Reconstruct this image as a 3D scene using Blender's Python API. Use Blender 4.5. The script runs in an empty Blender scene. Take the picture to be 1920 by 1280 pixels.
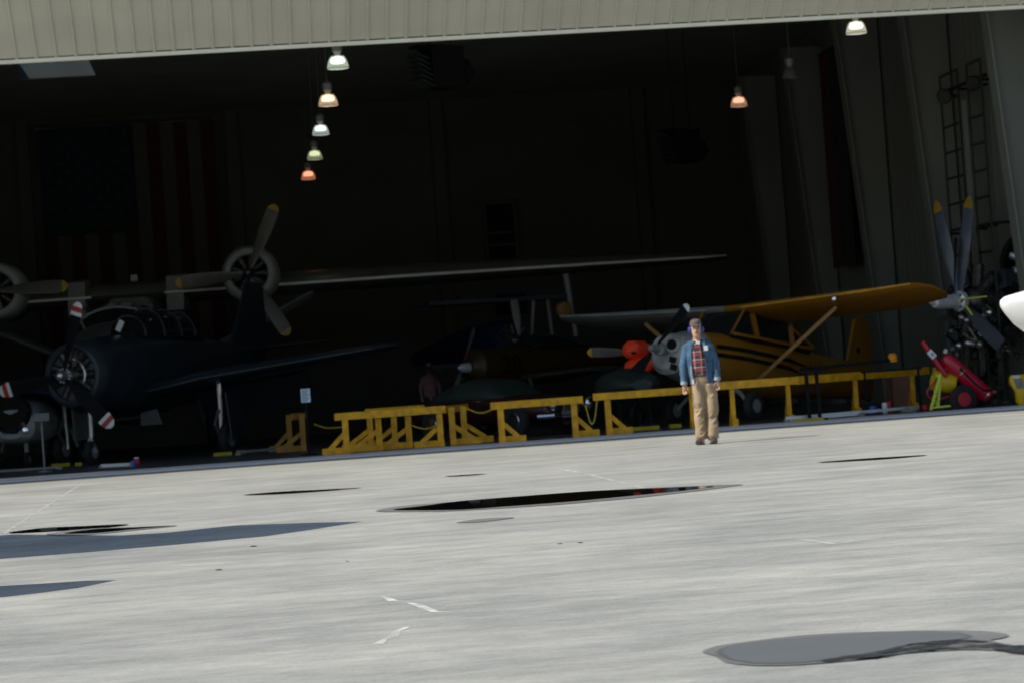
import bpy, bmesh, math, random
from mathutils import Vector, Matrix
random.seed(7)
R = math.radians
PI = math.pi
sc = bpy.context.scene
C = sc.collection

# ------------------------------------------------------------------ camera
YAW, PITCH, ROLL, FPX, EYE = 6.19, 1.06, 4.0, 4600.0, 1.0
_F = Vector((math.sin(R(YAW)), math.cos(R(YAW)), 0)); _Rt = Vector((math.cos(R(YAW)), -math.sin(R(YAW)), 0))
_fwd = _F*math.cos(R(PITCH)) + Vector((0, 0, math.sin(R(PITCH))))
_up = -_F*math.sin(R(PITCH)) + Vector((0, 0, math.cos(R(PITCH))))
_c, _s = math.cos(R(ROLL)), math.sin(R(ROLL))
_X = _Rt*_c - _up*_s
_Y = _Rt*_s + _up*_c
cam = bpy.data.cameras.new('camera'); camo = bpy.data.objects.new('camera', cam); C.objects.link(camo)
camo.matrix_world = Matrix(((_X.x, _Y.x, -_fwd.x, 0), (_X.y, _Y.y, -_fwd.y, 0), (_X.z, _Y.z, -_fwd.z, EYE), (0, 0, 0, 1)))
cam.sensor_width = 36; cam.lens = 36*FPX/1920; cam.clip_start = .1; cam.clip_end = 6000
sc.camera = camo
cam.dof.use_dof = True; cam.dof.focus_distance = 14; cam.dof.aperture_fstop = 5.6
# ------------------------------------------------------------------ light
SX, SY = -.97, -.2                       # how far the sun stands to the side per metre of height
sd = Vector((SX, SY, 1)).normalized()
w = bpy.data.worlds.new('World'); sc.world = w; w.use_nodes = True
nt = w.node_tree; bg = nt.nodes['Background']; sky = nt.nodes.new('ShaderNodeTexSky')
sky.sky_type = 'NISHITA'; sky.sun_disc = False
sky.sun_elevation = math.asin(sd.z); sky.sun_rotation = math.atan2(sd.x, sd.y)
sky.air_density = 1.0; sky.dust_density = 1.0
nt.links.new(sky.outputs[0], bg.inputs[0]); bg.inputs[1].default_value = .115
sl = bpy.data.lights.new('sun', 'SUN'); sl.energy = 4.7; sl.angle = R(.5); sl.color = (1, .95, .86)
so = bpy.data.objects.new('sun', sl); C.objects.link(so)
so.rotation_euler = (-sd).to_track_quat('-Z', 'Y').to_euler(); so.location = (0, 0, 40)
sc.view_settings.view_transform = 'Standard'; sc.view_settings.look = 'None'
sc.view_settings.exposure = 0; sc.view_settings.gamma = 1
sc.render.engine = 'CYCLES'
sc.cycles.max_bounces = 8; sc.cycles.diffuse_bounces = 5; sc.cycles.glossy_bounces = 4; sc.cycles.use_denoising = True
sc.cycles.sample_clamp_indirect = 4

# ------------------------------------------------------------------ helpers
def ray(px, py):
    dx, u = px-960, 640-py
    return _fwd*FPX + _X*dx + _Y*u
def at(px, py, Y):
    d = ray(px, py); t = Y/d.y
    return Vector((d.x*t, Y, EYE + d.z*t))
def G(px, py, z=0):
    d = ray(px, py); t = (z-EYE)/d.z
    return Vector((d.x*t, d.y*t, z))

def mat(name, col, rough=.6, metal=0, var=.15, scale=3, stretch=(1, 1, 1), bump=0, emit=None, es=0, coat=0):
    m = bpy.data.materials.new(name); m.use_nodes = True
    n = m.node_tree.nodes; l = m.node_tree.links; b = n['Principled BSDF']
    b.inputs['Roughness'].default_value = rough; b.inputs['Metallic'].default_value = metal
    b.inputs['Base Color'].default_value = (*col, 1)
    if coat: b.inputs['Coat Weight'].default_value = coat
    if var:
        tc = n.new('ShaderNodeTexCoord'); mp = n.new('ShaderNodeMapping'); no = n.new('ShaderNodeTexNoise'); cr = n.new('ShaderNodeValToRGB')
        mp.inputs['Scale'].default_value = stretch; no.inputs['Scale'].default_value = scale; no.inputs['Detail'].default_value = 6
        l.new(tc.outputs['Object'], mp.inputs[0]); l.new(mp.outputs[0], no.inputs[0]); l.new(no.outputs[0], cr.inputs[0])
        cr.color_ramp.elements[0].position = .3; cr.color_ramp.elements[1].position = .7
        cr.color_ramp.elements[0].color = (*[c*(1-var) for c in col], 1)
        cr.color_ramp.elements[1].color = (*[min(1, c*(1+var)) for c in col], 1)
        l.new(cr.outputs[0], b.inputs['Base Color'])
        if bump:
            bp = n.new('ShaderNodeBump'); bp.inputs['Strength'].default_value = bump; bp.inputs['Distance'].default_value = .02
            l.new(no.outputs[0], bp.inputs['Height']); l.new(bp.outputs[0], b.inputs['Normal'])
    if emit:
        b.inputs['Emission Color'].default_value = (*emit, 1); b.inputs['Emission Strength'].default_value = es
    return m

class MB:
    def __init__(s): s.b = bmesh.new()
    def face(s, pts):
        vs = [s.b.verts.new(p) for p in pts]; return s.b.faces.new(vs)
    def box(s, c, size, rot=None):
        M = rot if rot is not None else Matrix.Identity(3)
        c = Vector(c); h = Vector(size)/2
        v = [s.b.verts.new(c + M @ Vector((sx*h.x, sy*h.y, sz*h.z))) for sx in (-1, 1) for sy in (-1, 1) for sz in (-1, 1)]
        for f in ((0, 1, 3, 2), (4, 6, 7, 5), (0, 4, 5, 1), (2, 3, 7, 6), (0, 2, 6, 4), (1, 5, 7, 3)): s.b.faces.new([v[i] for i in f])
        return s
    def bar(s, p0, p1, w_, h_, up=(0, 0, 1)):
        p0, p1 = Vector(p0), Vector(p1); d = (p1-p0); L = d.length; d.normalize(); u = Vector(up)
        if abs(d.dot(u)) > .99: u = Vector((0, 1, 0))
        a = d.cross(u).normalized(); u2 = a.cross(d).normalized()
        return s.box((p0+p1)/2, (L, w_, h_), Matrix((d, a, u2)).transposed())
    def rings(s, rings, cap=True, closed=True):
        vr = [[s.b.verts.new(p) for p in r] for r in rings]
        n = len(vr[0])
        for a, b in zip(vr, vr[1:]):
            for i in range(n if closed else n-1):
                j = (i+1) % n
                try: s.b.faces.new((a[i], a[j], b[j], b[i]))
                except ValueError: pass
        if cap and closed:
            for r in (vr[0][::-1], vr[-1]):
                try: s.b.faces.new(r)
                except ValueError: pass
        return s
    def path(s, pts, rad, seg=10, flat=1.0, ref=(0, 1, 0), cap=True):
        pts = [Vector(p) for p in pts]; rs = rad if isinstance(rad, (list, tuple)) else [rad]*len(pts); out = []
        for i, p in enumerate(pts):
            d = (pts[min(i+1, len(pts)-1)] - pts[max(i-1, 0)]).normalized(); u = Vector(ref)
            if abs(d.dot(u)) > .95: u = Vector((1, 0, 0)) if abs(d.x) < .9 else Vector((0, 0, 1))
            a = d.cross(u).normalized(); b = a.cross(d).normalized()
            out.append([p + a*math.cos(t*2*PI/seg)*rs[i] + b*math.sin(t*2*PI/seg)*rs[i]*flat for t in range(seg)])
        return s.rings(out, cap)
    def tube(s, p0, p1, r0, r1=None, seg=10): return s.path([p0, p1], [r0, r0 if r1 is None else r1], seg)
    def lathe(s, c, axis, prof, seg=24, cap=True):       # prof: (distance along axis, radius)
        c = Vector(c); d = Vector(axis).normalized(); u = Vector((0, 0, 1)) if abs(d.z) < .9 else Vector((1, 0, 0))
        a = d.cross(u).normalized(); b = a.cross(d)
        return s.rings([[c + d*h + (a*math.cos(t*2*PI/seg) + b*math.sin(t*2*PI/seg))*r for t in range(seg)] for h, r in prof], cap)
    def loft(s, secs, seg=24, pw=2.0):                   # along local y: (y, cx, cz, rx, rz_up, rz_down)
        out = []
        for y, cx, cz, rx, ru, rd in secs:
            ring = []
            for t in range(seg):
                a = 2*PI*t/seg; ca, sa = math.cos(a), math.sin(a)
                x = math.copysign(abs(ca)**(2/pw), ca)*rx; z = math.copysign(abs(sa)**(2/pw), sa)*(ru if sa > 0 else rd)
                ring.append(Vector((cx+x, y, cz+z)))
            out.append(ring)
        return s.rings(out)
    def stack(s, secs, seg=20, pw=2.0):                  # upwards: (z, cx, cy, rx, ry)
        out = []
        for z, cx, cy, rx, ry in secs:
            ring = []
            for t in range(seg):
                a = 2*PI*t/seg; ca, sa = math.cos(a), math.sin(a)
                ring.append(Vector((cx+math.copysign(abs(ca)**(2/pw), ca)*rx, cy+math.copysign(abs(sa)**(2/pw), sa)*ry, z)))
            out.append(ring)
        return s.rings(out)
    def wing(s, secs, n=9, inc=0):                              # spanwise: (x, y_leading, z, chord, thickness)
        out = []
        for x, y, z, ch, th in secs:
            up, lo = [], []
            for i in range(n):
                t = (1-math.cos(PI*i/(n-1)))/2
                h = 5*th*(.2969*math.sqrt(t)-.126*t-.3516*t*t+.2843*t**3-.1015*t**4)
                d_ = -ch*t*math.tan(R(inc)); up.append(Vector((x, y+ch*t, z+h*1.25+d_))); lo.append(Vector((x, y+ch*t, z-h*.75-.002+d_)))
            out.append(up + lo[::-1])
        return s.rings(out)
    def prism(s, poly, d):                               # polygon of 3D points extruded along d
        d = Vector(d); a = [Vector(p) for p in poly]; return s.rings([a, [p+d for p in a]])
    def build(s, name, m, parent=None, smooth=35):
        bmesh.ops.recalc_face_normals(s.b, faces=s.b.faces)
        me = bpy.data.meshes.new(name); s.b.to_mesh(me); s.b.free()
        for p in me.polygons: p.use_smooth = bool(smooth)
        if smooth: me.set_sharp_from_angle(angle=R(smooth))
        me.materials.append(m)
        o = bpy.data.objects.new(name, me); C.objects.link(o)
        if parent: o.parent = parent
        return o
def tag(o, label=None, cat=None, group=None, kind=None):
    if label: o['label'] = label
    if cat: o['category'] = cat
    if group: o['group'] = group
    if kind: o['kind'] = kind
    return o
def thing(name, label, cat, loc=(0, 0, 0), rz=0, group=None):
    o = bpy.data.objects.new(name, None); C.objects.link(o); o.location = loc; o.rotation_euler = (0, 0, R(rz)); o.empty_display_size = .2
    return tag(o, label, cat, group)
def kids(o): return [c for c in bpy.data.objects if c.parent == o]
def copy_tree(o, parent=None):
    c = o.copy(); C.objects.link(c); c.parent = parent
    for ch in kids(o): copy_tree(ch, c)
    return c
def box(name, m, par, c, size, rot=None): return MB().box(c, size, rot).build(name, m, par, 0)

# ------------------------------------------------------------------ materials
M = {}
def concrete():
    m = bpy.data.materials.new('apron_concrete'); m.use_nodes = True
    n = m.node_tree.nodes; l = m.node_tree.links; b = n['Principled BSDF']; b.inputs['Roughness'].default_value = .85
    tc = n.new('ShaderNodeTexCoord')
    def noise(sx, sy, scale, det, rough=.6):
        mp = n.new('ShaderNodeMapping'); mp.inputs['Scale'].default_value = (sx, sy, 1)
        no = n.new('ShaderNodeTexNoise'); no.inputs['Scale'].default_value = scale; no.inputs['Detail'].default_value = det; no.inputs['Roughness'].default_value = rough
        l.new(tc.outputs['Object'], mp.inputs[0]); l.new(mp.outputs[0], no.inputs[0]); return no.outputs[0]
    def ramp(src, p0, c0, p1, c1):
        r = n.new('ShaderNodeValToRGB'); e = r.color_ramp.elements; e[0].position = p0; e[1].position = p1; e[0].color = (*c0, 1); e[1].color = (*c1, 1)
        l.new(src, r.inputs[0]); return r.outputs[0]
    def mix(mode, fac, a, b_):
        x = n.new('ShaderNodeMix'); x.data_type = 'RGBA'; x.blend_type = mode; x.inputs[0].default_value = fac
        l.new(a, x.inputs[6]); l.new(b_, x.inputs[7]); return x.outputs[2]
    base = ramp(noise(.4, .8, 1.2, 10, .74), .3, (.4, .405, .38), .7, (.66, .645, .57))
    streak = ramp(noise(.9, 2.0, 1.5, 10, .8), .38, (.7, .71, .72), .6, (1.0, 1.0, 1.0))
    fine = ramp(noise(3, 9, 2.0, 8, .8), .34, (.74, .74, .73), .7, (1.0, 1.0, 1.0))
    blot = ramp(noise(.25, .5, 1.0, 8, .65), .4, (.76, .77, .79), .58, (1, 1, 1))
    grit = ramp(noise(14, 14, 3, 5, .85), .36, (.72, .72, .71), .58, (1, 1, 1))
    c = mix('MULTIPLY', .9, base, streak); c = mix('MULTIPLY', .9, c, fine); c = mix('MULTIPLY', .8, c, blot); c = mix('MULTIPLY', .7, c, grit)
    l.new(c, b.inputs['Base Color'])
    return m
M['concrete'] = concrete()
M['shade_strip'] = mat('shade_grey', (.3, .3, .3), .8, 0, .12, 2, (.4, 3, 1))
M['sill'] = mat('painted_sill', (.78, .8, .84), .5, 0, .08, 2, (.5, 3, 1))  # pale paint, whitened further to carry sky light on the strip
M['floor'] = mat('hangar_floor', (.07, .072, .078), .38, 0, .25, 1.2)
M['joint'] = mat('joint_filler', (.56, .56, .52), .9, 0, .2, 6)
M['crack'] = mat('white_patch', (.66, .66, .62), .9, 0, .15, 20)
M['sheet'] = mat('door_sheet', (.57, .555, .455), .55, 0, .06, 1.2, (1, 1, .3))
M['trim'] = mat('door_trim', (.8, .78, .64), .5, 0, .05, 3)
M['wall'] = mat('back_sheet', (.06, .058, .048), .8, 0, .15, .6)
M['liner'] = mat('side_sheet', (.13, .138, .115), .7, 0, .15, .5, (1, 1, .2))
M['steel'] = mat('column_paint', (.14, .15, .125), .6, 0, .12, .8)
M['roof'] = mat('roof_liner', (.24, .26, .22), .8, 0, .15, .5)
M['outer'] = mat('outer_wall', (.5, .49, .43), .6, 0, .06, 1)
M['dark'] = mat('black_paint', (.008, .008, .009), .75, 0, .3, 4)
M['navy'] = mat('navy_paint', (.017, .026, .036), .33, 0, .25, 2)
M['navyd'] = mat('faded_navy', (.03, .04, .052), .5, 0, .25, 2)
M['greyp'] = mat('grey_paint', (.2, .21, .2), .45, 0, .15, 2)
M['cowl'] = mat('cowl_grey', (.34, .36, .34), .4, 0, .15, 2)
M['greyd'] = mat('dull_grey', (.1, .105, .1), .6, 0, .2, 2)
M['wingtop'] = mat('wing_grey', (.13, .125, .11), .3, .3, .2, 1.5)
M['edge_pale'] = mat('pale_edge', (.75, .76, .72), .4, .1, .1, 3)
M['alu'] = mat('aluminium', (.62, .63, .65), .28, .9, .1, 6)
M['steelb'] = mat('bright_steel', (.72, .73, .75), .3, .35, .1, 9)
M['rubber'] = mat('rubber', (.015, .015, .016), .8, 0, .3, 8)
M['yel'] = mat('barrier_yellow', (.8, .39, .008), .55, 0, .28, 7, bump=.2)
M['yeld'] = mat('aircraft_yellow', (.3, .13, .009), .42, 0, .12, 1.5)
M['yelt'] = mat('tip_yellow', (.42, .26, .015), .5, 0, .1, 8)
M['lime'] = mat('lime_frame', (.62, .72, .06), .4, 0, .1, 8)
M['dark'].node_tree.nodes['Principled BSDF'].inputs['Specular IOR Level'].default_value = .15
M['red'] = mat('extinguisher_red', (.5, .008, .035), .3, 0, .12, 4, coat=.4)
M['plug'] = mat('plug_red', (.98, .055, .012), .6, 0, .08, 8)
M['white'] = mat('white_paint', (.8, .8, .76), .35, 0, .04, 2)
M['white2'] = mat('white_label', (.75, .75, .74), .6, 0, .06, 12)
M['tred'] = mat('band_red', (.42, .03, .02), .5, 0, .1, 8)
M['glass'] = mat('dark_glass', (.01, .012, .013), .08, 0, .2, 2)
M['maroon'] = mat('maroon_paint', (.035, .004, .004), .3, 0, .2, 3, coat=.5)
M['chrome'] = mat('chrome', (.8, .8, .8), .08, 1, .05, 3)
M['tarp'] = mat('dark_green', (.017, .029, .024), .5, 0, .25, 3)
M['card'] = mat('brown_box', (.22, .11, .07), .8, 0, .12, 4)
M['olive'] = mat('olive_cloth', (.05, .05, .035), .9, 0, .4, 5)
M['sheetw'] = mat('notice_paper', (.55, .72, .8), .7, 0, .05, 9)
M['ink'] = mat('ink', (.12, .17, .2), .8, 0, .1, 9)
M['prop'] = mat('blade_grey', (.12, .112, .1), .45, .2, .15, 4)
M['bluegrey'] = mat('blade_blue_grey', (.065, .083, .105), .4, .2, .2, 4)
M['blue'] = mat('can_blue', (.02, .11, .45), .4, 0, .1, 9)
M['canred'] = mat('can_red', (.45, .02, .03), .4, 0, .1, 9)
M['orange'] = mat('orange_plastic', (.8, .28, .01), .5, 0, .1, 9)
M['engine'] = mat('engine_metal', (.09, .085, .08), .35, .7, .5, 9)
M['barrel'] = mat('drum_yellow', (.75, .5, .01), .4, 0, .1, 5)
M['tan'] = mat('strut_tan', (.3, .16, .04), .5, 0, .1, 5)

# ------------------------------------------------------------------ setting
def sheet(name, x0, x1, y0, y1, z, m, label=None, kind='structure'):
    b = MB(); b.face([(x0, y0, z), (x1, y0, z), (x1, y1, z), (x0, y1, z)]); return tag(b.build(name, m, None, 0), label, None, None, kind)
sheet('apron_ground', -900, 900, -900, 1500, 0, M['concrete'])
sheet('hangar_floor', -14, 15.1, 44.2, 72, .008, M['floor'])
box('door_sill', M['sill'], None, (.5, 43.0, .006), (29, 2.4, .012))['kind'] = 'structure'
sheet('sill_pavement', -14, 15.1, 40.6, 41.8, .004, M['shade_strip'])  # grey strip lays the shade on the apron edge as colour

hg = thing('hangar', 'wide steel hangar with its folding front door raised, dark inside', 'hangar', (0, 0, 0))
YB, YD, XL, XR, ZR, ZT = 72.0, 42.6, -14.0, 15.1, 9.6, 12.6
# back wall with girts and a window opening
b = MB(); b.box(((XL+XR)/2, YB+.1, ZR/2), (XR-XL, .2, ZR))
for z in (2.2, 4.4, 6.6, 8.8): b.box(((XL+XR)/2, YB-.06, z), (XR-XL-.4, .1, .16))
for x in range(-12, 15, 6): b.box((x, YB-.16, ZR/2), (.35, .3, ZR))
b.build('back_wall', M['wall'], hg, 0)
p0, p1 = at(907, 382, 71.7), at(965, 492, 71.7)
wx, wz0, wz1 = (p0.x+p1.x)/2+.06, p1.z, p0.z
wn = box('window', M['dark'], hg, (wx, 71.84, (wz0+wz1)/2), (.8, .06, wz1-wz0))
b = MB()
for z in (wz0, wz0+.55, wz0+.9, wz1): b.box((wx, 71.78, z), (.96, .08, .07))
for s in (-1, 1): b.box((wx+s*.44, 71.77, (wz0+wz1)/2), (.08, .08, wz1-wz0+.14))
b.build('window_frame', M['wall'], wn, 0)
wn2 = box('window', M['dark'], hg, (at(960, 570, 71.8).x, 71.84, at(960, 570, 71.8).z), (.9, .06, .6))
# side walls with a ribbed face
def ribbed(name, x, sgn):
    b = MB(); pts = []; y = 42.6
    while y < YB:
        for dy, dx in ((0, 0), (.24, 0), (.28, .008), (.34, .008), (.38, 0)): pts.append((y+dy, dx))
        y += .4
    for (ya, da), (yb, db) in zip(pts, pts[1:]):
        b.face([(x-sgn*da, ya, 0), (x-sgn*db, yb, 0), (x-sgn*db, yb, ZR), (x-sgn*da, ya, ZR)])
    b.box((x+sgn*.16, (42.6+YB)/2, ZR/2), (.2, YB-42.6, ZR))
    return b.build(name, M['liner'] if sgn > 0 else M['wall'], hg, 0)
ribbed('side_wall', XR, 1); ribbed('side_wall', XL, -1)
for y in (44.6, 50.1, 55.6, 61.1, 66.6):
    for x, s in ((XR, -1), (XL, 1)):
        b = MB(); a = x+s*.06
        b.prism([(a, y-.06, .012), (a+s*.35, y-.06, .012), (a+s*1.0, y-.06, ZR-.5), (a, y-.06, ZR-.5)], (0, .12, 0))
        b.prism([(a+s*.35, y-.19, .012), (a+s*.39, y-.19, .012), (a+s*1.04, y-.19, ZR-.5), (a+s*1.0, y-.19, ZR-.5)], (0, .38, 0))
        b.build('column', M['steel'], hg, 0)
# roof: sheet with a skylight opening, rafters and purlins, and the roof deck on top
sk0, sk1 = at(42, 150, 61), at(180, 146, 61)
sx0, sx1, sy0, sy1 = sk0.x, sk1.x, 57.0, 62.4
for _ in range(1):
    t = (ZR-EYE)/(sk0.z-EYE); sy1 = 61*t; sx0, sx1 = sk0.x*t, sk1.x*t; sy0 = sy1-4.5
rf = MB()
for (a, b_, c, d) in ((XL, sx0, YD, YB), (sx1, XR, YD, YB), (sx0, sx1, YD, sy0), (sx0, sx1, sy1, YB)):
    rf.box(((a+b_)/2, (c+d)/2, ZR+.1), (b_-a, d-c, .2))
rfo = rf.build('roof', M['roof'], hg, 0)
sm = bpy.data.materials.new('skylight_sheet'); sm.use_nodes = True
n = sm.node_tree.nodes; l = sm.node_tree.links; n.remove(n['Principled BSDF'])
tr = n.new('ShaderNodeBsdfTranslucent'); nz = n.new('ShaderNodeTexNoise'); cr = n.new('ShaderNodeValToRGB'); nz.inputs['Scale'].default_value = 2
cr.color_ramp.elements[0].color = (.026, .03, .03, 1); cr.color_ramp.elements[1].color = (.034, .04, .04, 1)
l.new(nz.outputs[0], cr.inputs[0]); l.new(cr.outputs[0], tr.inputs[0]); l.new(tr.outputs[0], n['Material Output'].inputs[0])
b = MB(); b.face([(sx0, sy0, ZR+.02), (sx1, sy0, ZR+.02), (sx1, sy1, ZR+.02), (sx0, sy1, ZR+.02)]); b.build('skylight', sm, rfo, 0)
for y in (50.1, 53.6):
    MB().box(((XL+XR)/2, y, ZR-.17), (XR-XL-.2, .2, .3)).build('rafter', M['roof'], hg, 0)
# folding door: ribbed lower leaf sloping out and up, upper leaf, bottom rail
ZD = at(468, 97, YD).z
dn = thing  # alias kept short
def door():
    b = MB(); L = 5.3; dy, dz = -.8, .6; ny, nz_ = -.6, -.8           # outward normal of the lower leaf points down and out
    x = XL; pitch = .335; prof = []
    while x < XR+.3:
        for dx, h in ((0, 0), (.02, .0), (.036, .04), (.066, .04), (.084, 0), (.2, 0)): prof.append((x+dx, h))
        x += pitch
    for (xa, ha), (xb, hb) in zip(prof, prof[1:]):
        b.face([(xa, YD+ny*ha, ZD+.1+nz_*ha), (xb, YD+ny*hb, ZD+.1+nz_*hb), (xb, YD+dy*L+ny*hb, ZD+.1+dz*L+nz_*hb), (xa, YD+dy*L+ny*ha, ZD+.1+dz*L+nz_*ha)])
    b.box(((XL+XR)/2, YD+dy*L/2+.6*.1, ZD+.1+dz*L/2+.8*.1), (XR-XL+.6, L, .06), Matrix.Rotation(math.atan2(-dz, -dy)+PI if 0 else -math.asin(.6), 3, 'X'))
    leaf = b.build('door_leaf', M['sheet'], hg, 0)
    MB().box(((XL+XR)/2, YD+.02, ZD+.045), (XR-XL+.6, .07, .065)).build('bottom_rail', M['trim'], leaf, 0)
    yf, zf = YD+dy*L, ZD+.1+dz*L
    b = MB(); b.prism([(XL-.3, yf, zf+.05), (XL-.3, yf, zf+.15), (XL-.3, YD, ZT), (XL-.3, YD, ZT-.12)], (XR-XL+.6, 0, 0)); b.build('door_leaf', M['sheet'], hg, 0)
    MB().box(((XL+XR)/2, YD+.3, (ZT+ZR)/2+.1), (XR-XL+.6, .4, ZT-ZR)).build('header_wall', M['outer'], hg, 0)
    for x in (XL-2.7, XR+2.9): MB().box((x, YD+.1, 6.3), (5, .3, 12.6)).build('front_wall', M['outer'], hg, 0)
door()

# ground marks: one mesh each, laid on the apron
def strip(name, pix, wid, m, label, z=.0015):
    pts = [G(*p) for p in pix]; b = MB(); L, Rr = [], []
    for i, p in enumerate(pts):
        d = (pts[min(i+1, len(pts)-1)]-pts[max(0, i-1)]).normalized(); nn = Vector((-d.y, d.x, 0))
        ww = wid*(.4+.9*random.random()) if len(pts) > 2 else wid
        L.append(p+nn*ww/2+Vector((0, 0, z))); Rr.append(p-nn*ww/2+Vector((0, 0, z)))
    b.rings([L, Rr], cap=False, closed=False); o = b.build(name, m, None, 0); return tag(o, label, None, None, 'structure')
strip('pavement_joint', [(8, 999), (147, 910)], .035, M['joint'], 'pale expansion joint running toward the hangar at left')
strip('pavement_crack', [(712, 1118), (722, 1119), (738, 1126), (760, 1127), (790, 1136), (815, 1146), (845, 1147)], .05, M['crack'], 'pale forked crack')
strip('pavement_crack', [(708, 1207), (722, 1198), (738, 1192), (746, 1182), (764, 1175)], .06, M['crack'], 'short pale zigzag crack')
strip('pavement_crack', [(1500, 1010), (1535, 1015), (1570, 1020), (1600, 1013), (1660, 1008)], .06, M['joint'], 'faint pale crack')
strip('pavement_crack', [(1050, 878), (1110, 890), (1165, 904), (1215, 917)], .06, M['joint'], 'faint pale crack near the puddle')

def wetmat(name, col, rough):
    return mat(name, col, rough, 0, .25, 1.2, (.3, 1, 1))
M['water'] = mat('puddle_water', (.006, .006, .005), .015, 0, 0)
M['water'].node_tree.nodes['Principled BSDF'].inputs['IOR'].default_value = 1.33
M['damp'] = wetmat('damp_concrete', (.17, .168, .158), .7)
def smooth_poly(pts, n=4, jit=0.0):
    out = []; N = len(pts)
    for i in range(N):
        p0, p1, p2, p3 = pts[i-1], pts[i], pts[(i+1) % N], pts[(i+2) % N]
        for k in range(n):
            t = k/n
            out.append(tuple(.5*((2*p1[j])+(-p0[j]+p2[j])*t+(2*p0[j]-5*p1[j]+4*p2[j]-p3[j])*t*t+(-p0[j]+3*p1[j]-3*p2[j]+p3[j])*t**3) + (random.uniform(-jit, jit) if j else 0) for j in (0, 1)))
    return out
def fading(m, lo=.55, hi=1.15, sc_=3):
    n = m.node_tree.nodes; l = m.node_tree.links; a = n.new('ShaderNodeAttribute'); a.attribute_name = 'edge'; t = n.new('ShaderNodeBsdfTransparent'); x = n.new('ShaderNodeMixShader')
    nz = n.new('ShaderNodeTexNoise'); nz.inputs['Scale'].default_value = sc_; nz.inputs['Detail'].default_value = 6; tc = n.new('ShaderNodeTexCoord'); l.new(tc.outputs['Object'], nz.inputs[0])
    ad = n.new('ShaderNodeMath'); ad.operation = 'ADD'; mr = n.new('ShaderNodeMapRange'); mr.inputs[1].default_value = lo; mr.inputs[2].default_value = hi
    l.new(a.outputs['Fac'], ad.inputs[0]); l.new(nz.outputs[0], ad.inputs[1]); l.new(ad.outputs[0], mr.inputs[0]); l.new(mr.outputs[0], x.inputs[0])
    l.new(t.outputs[0], x.inputs[1]); l.new(n['Principled BSDF'].outputs[0], x.inputs[2]); l.new(x.outputs[0], n['Material Output'].inputs[0])
fading(M['damp']); fading(M['crack'], .28, .6); fading(M['joint'], .2, .7)
def patch(name, pix, m, label, z, n=5, jit=0.3, fade=0.0):
    if m is M['damp']: fade = .025
    if m is M.get('silt'): fade = .05
    if m is M.get('ripple'): fade = .05
    b = MB(); pp = smooth_poly(pix, n, jit)
    if fade:
        P = [G(*p) + Vector((0, 0, z)) for p in pp]; N = len(P); area = sum(P[i].x*P[(i+1) % N].y-P[(i+1) % N].x*P[i].y for i in range(N)); sg = 1 if area < 0 else -1
        nr = []
        for i in range(N):
            d = (P[(i+2) % N]-P[i-2]); d.z = 0; d.normalize(); nr.append(Vector((-d.y, d.x, 0))*sg)
        lay = b.b.verts.layers.float.new('edge')
        inn = [b.b.verts.new(P[i]-nr[i]*fade*.15) for i in range(N)]; outv = [b.b.verts.new(P[i]+nr[i]*fade) for i in range(N)]
        for v in inn: v[lay] = 1.0
        for i in range(N): b.b.faces.new((inn[i], inn[(i+1) % N], outv[(i+1) % N], outv[i]))
        es = [b.b.edges.get((inn[i], inn[(i+1) % N])) for i in range(N)]
        bmesh.ops.triangle_fill(b.b, use_beauty=True, use_dissolve=False, edges=es)
        return tag(b.build(name, m, None, 0), label, None, None, 'structure')
    vs = [b.b.verts.new(G(*p) + Vector((0, 0, z))) for p in pp]
    es = [b.b.edges.new((vs[i], vs[(i+1) % len(vs)])) for i in range(len(vs))]
    bmesh.ops.triangle_fill(b.b, use_beauty=True, use_dissolve=False, edges=es)
    return tag(b.build(name, m, None, 0), label, None, None, 'structure')
# long dark puddle
patch('damp_patch', [(708, 958), (750, 949), (830, 942), (960, 931), (1120, 920), (1250, 913), (1384, 908), (1360, 913), (1290, 922), (1200, 932), (1100, 941), (980, 950), (860, 957), (780, 959)], M['damp'], 'damp rim of the long puddle', .004)
patch('puddle_water', [(738, 956), (790, 949), (860, 940), (960, 932), (1100, 921), (1240, 915), (1345, 911), (1290, 919), (1190, 929), (1060, 941), (940, 950), (850, 956)], M['water'], 'long dark mirror puddle in front of the person', .006, jit=.15)
patch('puddle_water', [(18, 998), (80, 990), (160, 986), (240, 983), (205, 988), (110, 995), (40, 999)], M['water'], 'thin dark puddle at left', .006, jit=.15)
patch('damp_patch', [(90, 1001), (150, 992), (240, 988), (330, 985), (260, 993), (190, 1000), (130, 1004)], M['damp'], 'damp rim of the small puddle at left', .004, jit=.15)
patch('puddle_water', [(120, 1000), (180, 992), (250, 989), (320, 986), (250, 992), (180, 999)], M['water'], 'second thin dark puddle at left', .006, jit=.15)
patch('puddle_water', [(456, 928), (520, 922), (600, 918), (680, 914), (600, 921), (520, 926)], M['water'], 'sliver of puddle nearer the door', .006, jit=.1)
patch('puddle_water', [(832, 893), (870, 890), (915, 888), (870, 892)], M['water'], 'tiny sliver of puddle', .006, jit=.1)
patch('puddle_water', [(1530, 867), (1600, 861), (1680, 856), (1740, 853), (1680, 859), (1600, 864)], M['water'], 'sliver of puddle at right', .006, jit=.1)
patch('damp_patch', [(860, 979), (900, 973), (960, 970), (930, 975), (890, 979)], M['damp'], 'small damp mark', .004, jit=.1)
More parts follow.
